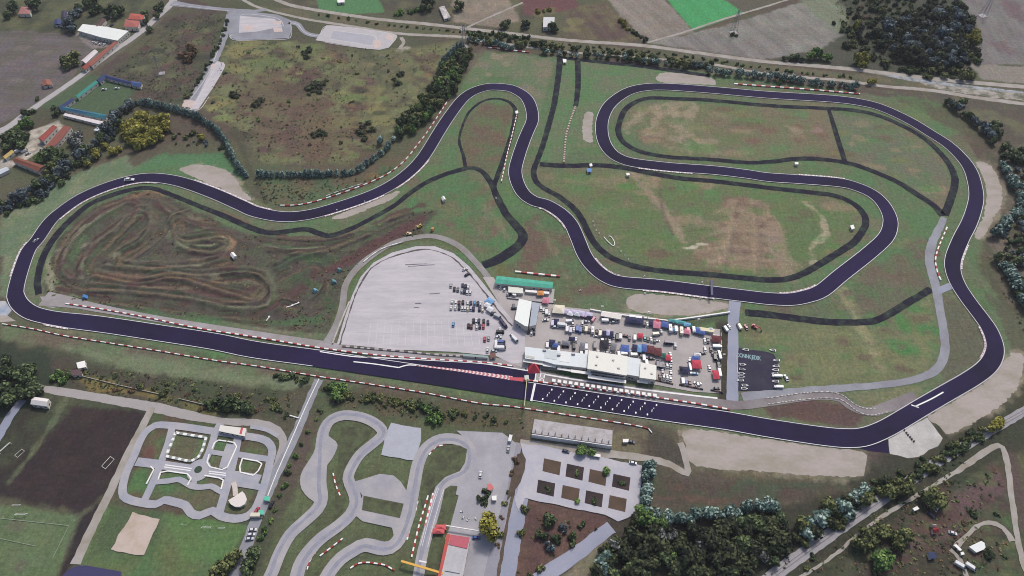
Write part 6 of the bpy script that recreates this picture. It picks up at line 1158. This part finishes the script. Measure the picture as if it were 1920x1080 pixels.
# square beds
for (u,v,k,lb) in ((1080,886,'brown','dark bush in the second upper square bed'),(1136,884,'bright','green tree at the corner of the third upper square bed'),(1165,905,'brown','dark bush in the fourth upper square bed'),(1026,917,'brown','dark bush in the first lower square bed'),(1082,940,'bright','green bush at the corner of the second lower square bed'),(1115,938,'brown','dark bush in the third lower square bed')): tree('dark' if k=='brown' else k,u,v+1,2.9 if k=='brown' else 2.2,lb,None,'shrub' if k=='brown' else 'round',.8)
tspots('bright','1088 850 1092 846 1110 851',2.8,'green tree on the upper rim of the square bed car park','trees on the square bed rim')
tfill(['dark','blue','dark'],'1015 965 1090 965 1110 985 1080 1015 1030 1030 1010 1000',8,3.0,'%s bush in the triangular plot','triangular plot bushes','shrub',1.3); tspots('olive','985 955 978 1000 984 960 992 1078 1014 1066',2.2,'olive bush at the rim of the triangular plot','rim of the triangular plot','shrub',1.1)
# lower right woods
trow('teal','1216 872 1216 886 1214 900 1213 915 1211 930 1210 945',3.0,3.0,'pale teal tree in the clipped upright hedge right of the square beds','upright teal hedge','round',1.2,1.4)
trow('teal','1212 965 1240 972 1270 974 1300 972 1330 970 1360 966 1390 962 1420 956 1450 954',4.4,3.6,'pale teal tree in the row below the brown field','teal row below the brown field','round',1.15,1.4)
tspots('grey','1240 1000 1250 1008 1262 1004 1150 1022 1310 1026 1236 1012 1420 1046',3.6,'pale grey crowned tree inside the bottom wood','grey trees of the bottom wood')
tfill(['deep','deep','deep','dark','deep','deep'],'1195 968 1230 985 1440 980 1470 965 1480 1010 1460 1050 1420 1078 1330 1082 1120 1082 1130 1040 1150 1010',7.0,4.3,'%s tree in the large wood at the bottom','large bottom wood'); tspots('bright','1200 965 1210 976 1224 978 1240 982 1130 1060 1136 1046 1250 1040',4.4,'bright green tree at the upper left rim of the bottom wood','bright trees of the bottom wood'); tspots('teal','1130 1072 1126 1060 1134 1050 1128 1082',4.2,'pale teal tree on the left flank of the bottom wood','teal trees of the bottom wood','tall',.8)
tspots('teal','1502 998 1512 990 1520 986 1528 980 1508 1006 1538 974 1546 968 1570 958 1578 950 1588 944 1598 938 1608 930 1616 924 1582 962',4.1,'pale teal tree in the diagonal clump above the railway','diagonal teal clump')
tspots('olive','1666 918 1680 912 1688 922 1676 928 1664 930',4.4,'olive tree above the railway cutting','olive trees above the railway'); tfill(['dark','dark','olive'],'1610 905 1680 885 1760 848 1830 800 1850 815 1760 880 1700 905 1640 940 1560 990 1540 985',6.5,3.0,'%s bush on the slope above the railway','slope above the railway','shrub',1.2); tspots('yellow','1858 808 1866 800 1872 794',3.2,'yellowish bush above the right end of the railway','yellow bushes above the railway')
tfill(['dark','olive','dark'],'1500 1030 1600 955 1620 960 1640 985 1560 1050 1510 1075',13,2.6,'%s bush between railway and dirt lane','bushes between railway and lane','shrub',1.1); tspots('olive','1736 940 1746 932 1752 944 1742 948',4.6,'olive tree at the bend of the dirt lane','olive trees at the dirt lane'); tspots('olive','1620 1010 1632 1020 1612 1026 1650 1000',4.2,'dark olive tree below the dirt lane','olive trees below the dirt lane'); tspots('bright','1640 1050 1650 1058 1656 1048 1645 1066',4.4,'bright green tree below the dirt lane','bright trees below the dirt lane'); tspots('olive','1672 1010 1682 1020 1690 1010 1678 1030',4,'olive tree left of the yard','olive trees left of the yard')
tfill(['deep','deep','olive'],'1470 1000 1560 950 1620 925 1650 900 1690 885 1640 930 1560 985 1500 1025',6.5,3.4,'%s wood edge tree between teal clump and railway','wood edge by the teal clump')
tfill(['dark','olive','brown','dark'],'1700 1085 1740 1045 1800 1060 1890 1000 1890 1085',14,2.4,'%s bush in the rough ground below the yard','rough ground below the yard','shrub',.9); tfill(['dark','olive','brown'],'1800 905 1875 870 1880 985 1790 1010 1760 960',16,2.2,'%s bush in the rough ground above the yard','rough ground above the yard','shrub',.8); tfill(['dark','olive'],'1560 1085 1640 1075 1700 1060 1690 1085',15,2.8,'%s bush at the bottom edge below the dirt lane','bottom edge bushes','shrub',1)
# understorey that closes the woods and thickens the hedges
tfill(['deep','dark','deep','olive'],'1560 40 1610 0 1700 -10 1790 0 1835 45 1834 110 1822 150 1740 150 1680 136 1610 112 1575 80',11.5,3.9,'%s undergrowth at the upper right wood','upper right undergrowth','shrub',1.2)
tfill(['deep'],'1130 985 1230 990 1440 985 1475 1000 1450 1060 1420 1082 1110 1084',9,3.2,'dark green undergrowth in the bottom wood','bottom wood undergrowth','shrub',1.4)
tfill(['dark','blue'],'1890 296 1925 300 1925 600 1905 560 1895 520 1880 490 1875 440 1900 420 1915 380 1905 340',8,3.3,'%s tree behind the hedge at the right edge','right edge trees')
tfill(['dark','olive'],'1490 1020 1560 965 1640 915 1690 890 1700 905 1600 970 1530 1022',7,3.2,'%s bush between the wood and the railway','wood edge along the railway','shrub',1.4)
trow('dark','880 70 960 78 1040 92 1120 100 1220 112 1340 126',6.5,3.2,'dark tree behind the ditch trees of the circuit','second row behind the ditch','round',1.0,2,'olive')
tfill(['dark','blue'],'0 395 60 368 120 328 180 282 200 250 220 225 240 210 225 250 190 290 120 342 60 384 0 410',6,3.2,'%s bush at the foot of the left hedgerow','foot of the left hedgerow','shrub',1.4)
tfill(['yellow'],'235 262 245 232 275 222 312 232 322 252 300 272 262 284',7,4.0,'yellow tree inside the big yellow clump','inside the big yellow clump')
tfill(['dark','olive'],'1690 895 1770 845 1850 795 1870 800 1780 868 1710 910',6,2.8,'%s bush above the railway by the concrete apron','railway bushes by the apron','shrub',1.3)
# ---------------------------------------------------------------- low scrub and weeds nobody could count
def scrub(name,label,polys,per,kind,size):
    r=random.Random(99+len(name)); v=[];f=[];cv=[]
    for pts,dens in polys:
        P=[(p.x,p.y) for p in W(pts)]; x0=min(p[0] for p in P);x1=max(p[0] for p in P);y0=min(p[1] for p in P);y1=max(p[1] for p in P)
        cnt=int((x1-x0)*(y1-y0)*dens); X=np.array([r.uniform(x0,x1) for _ in range(cnt)]);Y=np.array([r.uniform(y0,y1) for _ in range(cnt)]); ok=inside(X,Y,P)&(f2(X*1.7,Y*1.7)+f1(X,Y)*.6>-.03)
        for x,y in zip(X[ok],Y[ok]):
            s=size*r.uniform(.5,1.4); tone=r.uniform(0,1)
            for k in range(5):
                a=r.uniform(0,6.28); dx,dy=math.cos(a)*s*.5,math.sin(a)*s*.5; n=len(v); cx,cy,cz=x+r.uniform(-s,s)*.5,y+r.uniform(-s,s)*.5,s*r.uniform(.1,.5); t=r.uniform(-.5,.5)*s
                v+=[(cx-dx,cy-dy,cz),(cx+dy*.7,cy-dx*.7,cz+t*.6),(cx+dx,cy+dy,cz+abs(t)*.4),(cx-dy*.7,cy+dx*.7,cz+.2*s)]; f.append([n,n+1,n+2,n+3]); cv.append(min(1,max(0,tone+r.uniform(-.2,.2))))
    me=bpy.data.meshes.new(name); me.from_pydata(v,[],f); at=me.color_attributes.new('leaf','FLOAT_COLOR','CORNER'); at.data.foreach_set('color',np.repeat(np.array([[c,c,c,1] for c in cv],dtype=np.float32),4,axis=0).ravel()); me.materials.append(LEAF[kind])
    o=bpy.data.objects.new(name,me); COL.objects.link(o); o['kind']='stuff'; tag(o,label,'scrub'); return o
WILD=[('430 80 600 85 760 95 870 75 830 120 790 220 740 270 650 310 490 310 455 250 380 200',.03),('330 30 430 25 345 200 270 180 205 140',.05),('470 335 680 335 760 300 700 345 560 385 500 385',.06),('100 690 290 700 560 740 560 790 400 770 150 730',.08),('600 725 980 780 985 805 800 790 620 760',.08),('1200 950 1480 960 1480 1080 1120 1080',.05),('1480 1075 1640 960 1740 900 1760 870 1880 850 1890 1080',.05),('1010 960 1150 970 1000 1080 960 1080',.06),('1840 460 1920 470 1920 620 1880 560',.04),('1560 -5 1780 -5 1830 140 1600 125',.04)]
scrub('dark_weeds','dark low scrub speckling the rough ground round the circuit',WILD,1,'dark',1.0); scrub('pale_weeds','pale dry weeds speckling the rough ground round the circuit',[(a,d*.7) for a,d in WILD]+[(MX,.035)],1,'olive',1.0)
scrub('brown_weeds','brown dead weeds speckling rough ground and the motocross field',[(a,d*.5) for a,d in WILD]+[(MX,.04)],1,'brown',1.0)
print('TREES',ntree)

from collections import Counter
print('KINDS',Counter(o.name.split('.')[0] for o in COL.objects if o.parent is None).most_common(14))
HAZE=4.5e-5
# ---------------------------------------------------------------- daylight: thin overcast
w=bpy.data.worlds.new('World'); scene.world=w; w.use_nodes=True
nt=w.node_tree; bg=nt.nodes['Background']; sk=nt.nodes.new('ShaderNodeTexSky'); sk.sky_type='NISHITA'; sk.sun_disc=False
SE,SA=52,25   # elevation, bearing from +Y towards +X
sk.sun_elevation=R(SE); sk.sun_rotation=R(SA); sk.air_density=1.0; sk.dust_density=4.0; sk.ozone_density=1.0
nt.links.new(sk.outputs[0],bg.inputs[0]); bg.inputs[1].default_value=.12
sl=bpy.data.lights.new('sun','SUN'); so=bpy.data.objects.new('sun',sl); COL.objects.link(so); sl.energy=2.0; sl.angle=R(8); sl.color=(1,.96,.9)
d=Vector((math.sin(R(SA))*math.cos(R(SE)),math.cos(R(SA))*math.cos(R(SE)),math.sin(R(SE))))
so.rotation_euler=d.to_track_quat('Z','Y').to_euler(); so.location=(0,400,500)
vs=scene.view_settings; scene.display_settings.display_device='sRGB'; vs.view_transform='Standard'; vs.look='None'; vs.gamma=1; vs.use_curve_mapping=False; vs.exposure=0.31

scene.cycles.pixel_filter_type='BLACKMAN_HARRIS'; scene.cycles.filter_width=1.0; scene.cycles.use_denoising=True; scene.cycles.denoiser='OPENIMAGEDENOISE'; scene.cycles.denoising_input_passes='RGB_ALBEDO_NORMAL'; scene.cycles.denoising_prefilter='ACCURATE'

scene.cycles.max_bounces=4; scene.cycles.diffuse_bounces=2

# thin even haze added over the whole site to lift the blacks
m=MB(); m.box((0,600,(430-1.0-3)/2),(2600,2400,430-1.0+5))
hz=m.obj('haze',[]); hm=bpy.data.materials.new('thin_haze'); hm.use_nodes=True; hm.node_tree.nodes.clear(); N=hm.node_tree.nodes
out=N.new('ShaderNodeOutputMaterial'); pv=N.new('ShaderNodeVolumePrincipled'); pv.inputs['Color'].default_value=(.86,.87,.95,1); pv.inputs['Density'].default_value=HAZE; pv.inputs['Anisotropy'].default_value=.0
hm.node_tree.links.new(pv.outputs[0],out.inputs['Volume']); hz.data.materials.clear(); hz.data.materials.append(hm); hz['kind']='stuff'; hz['label']='thin pale haze added over the whole site to lift the dark tones'; hz['category']='haze'
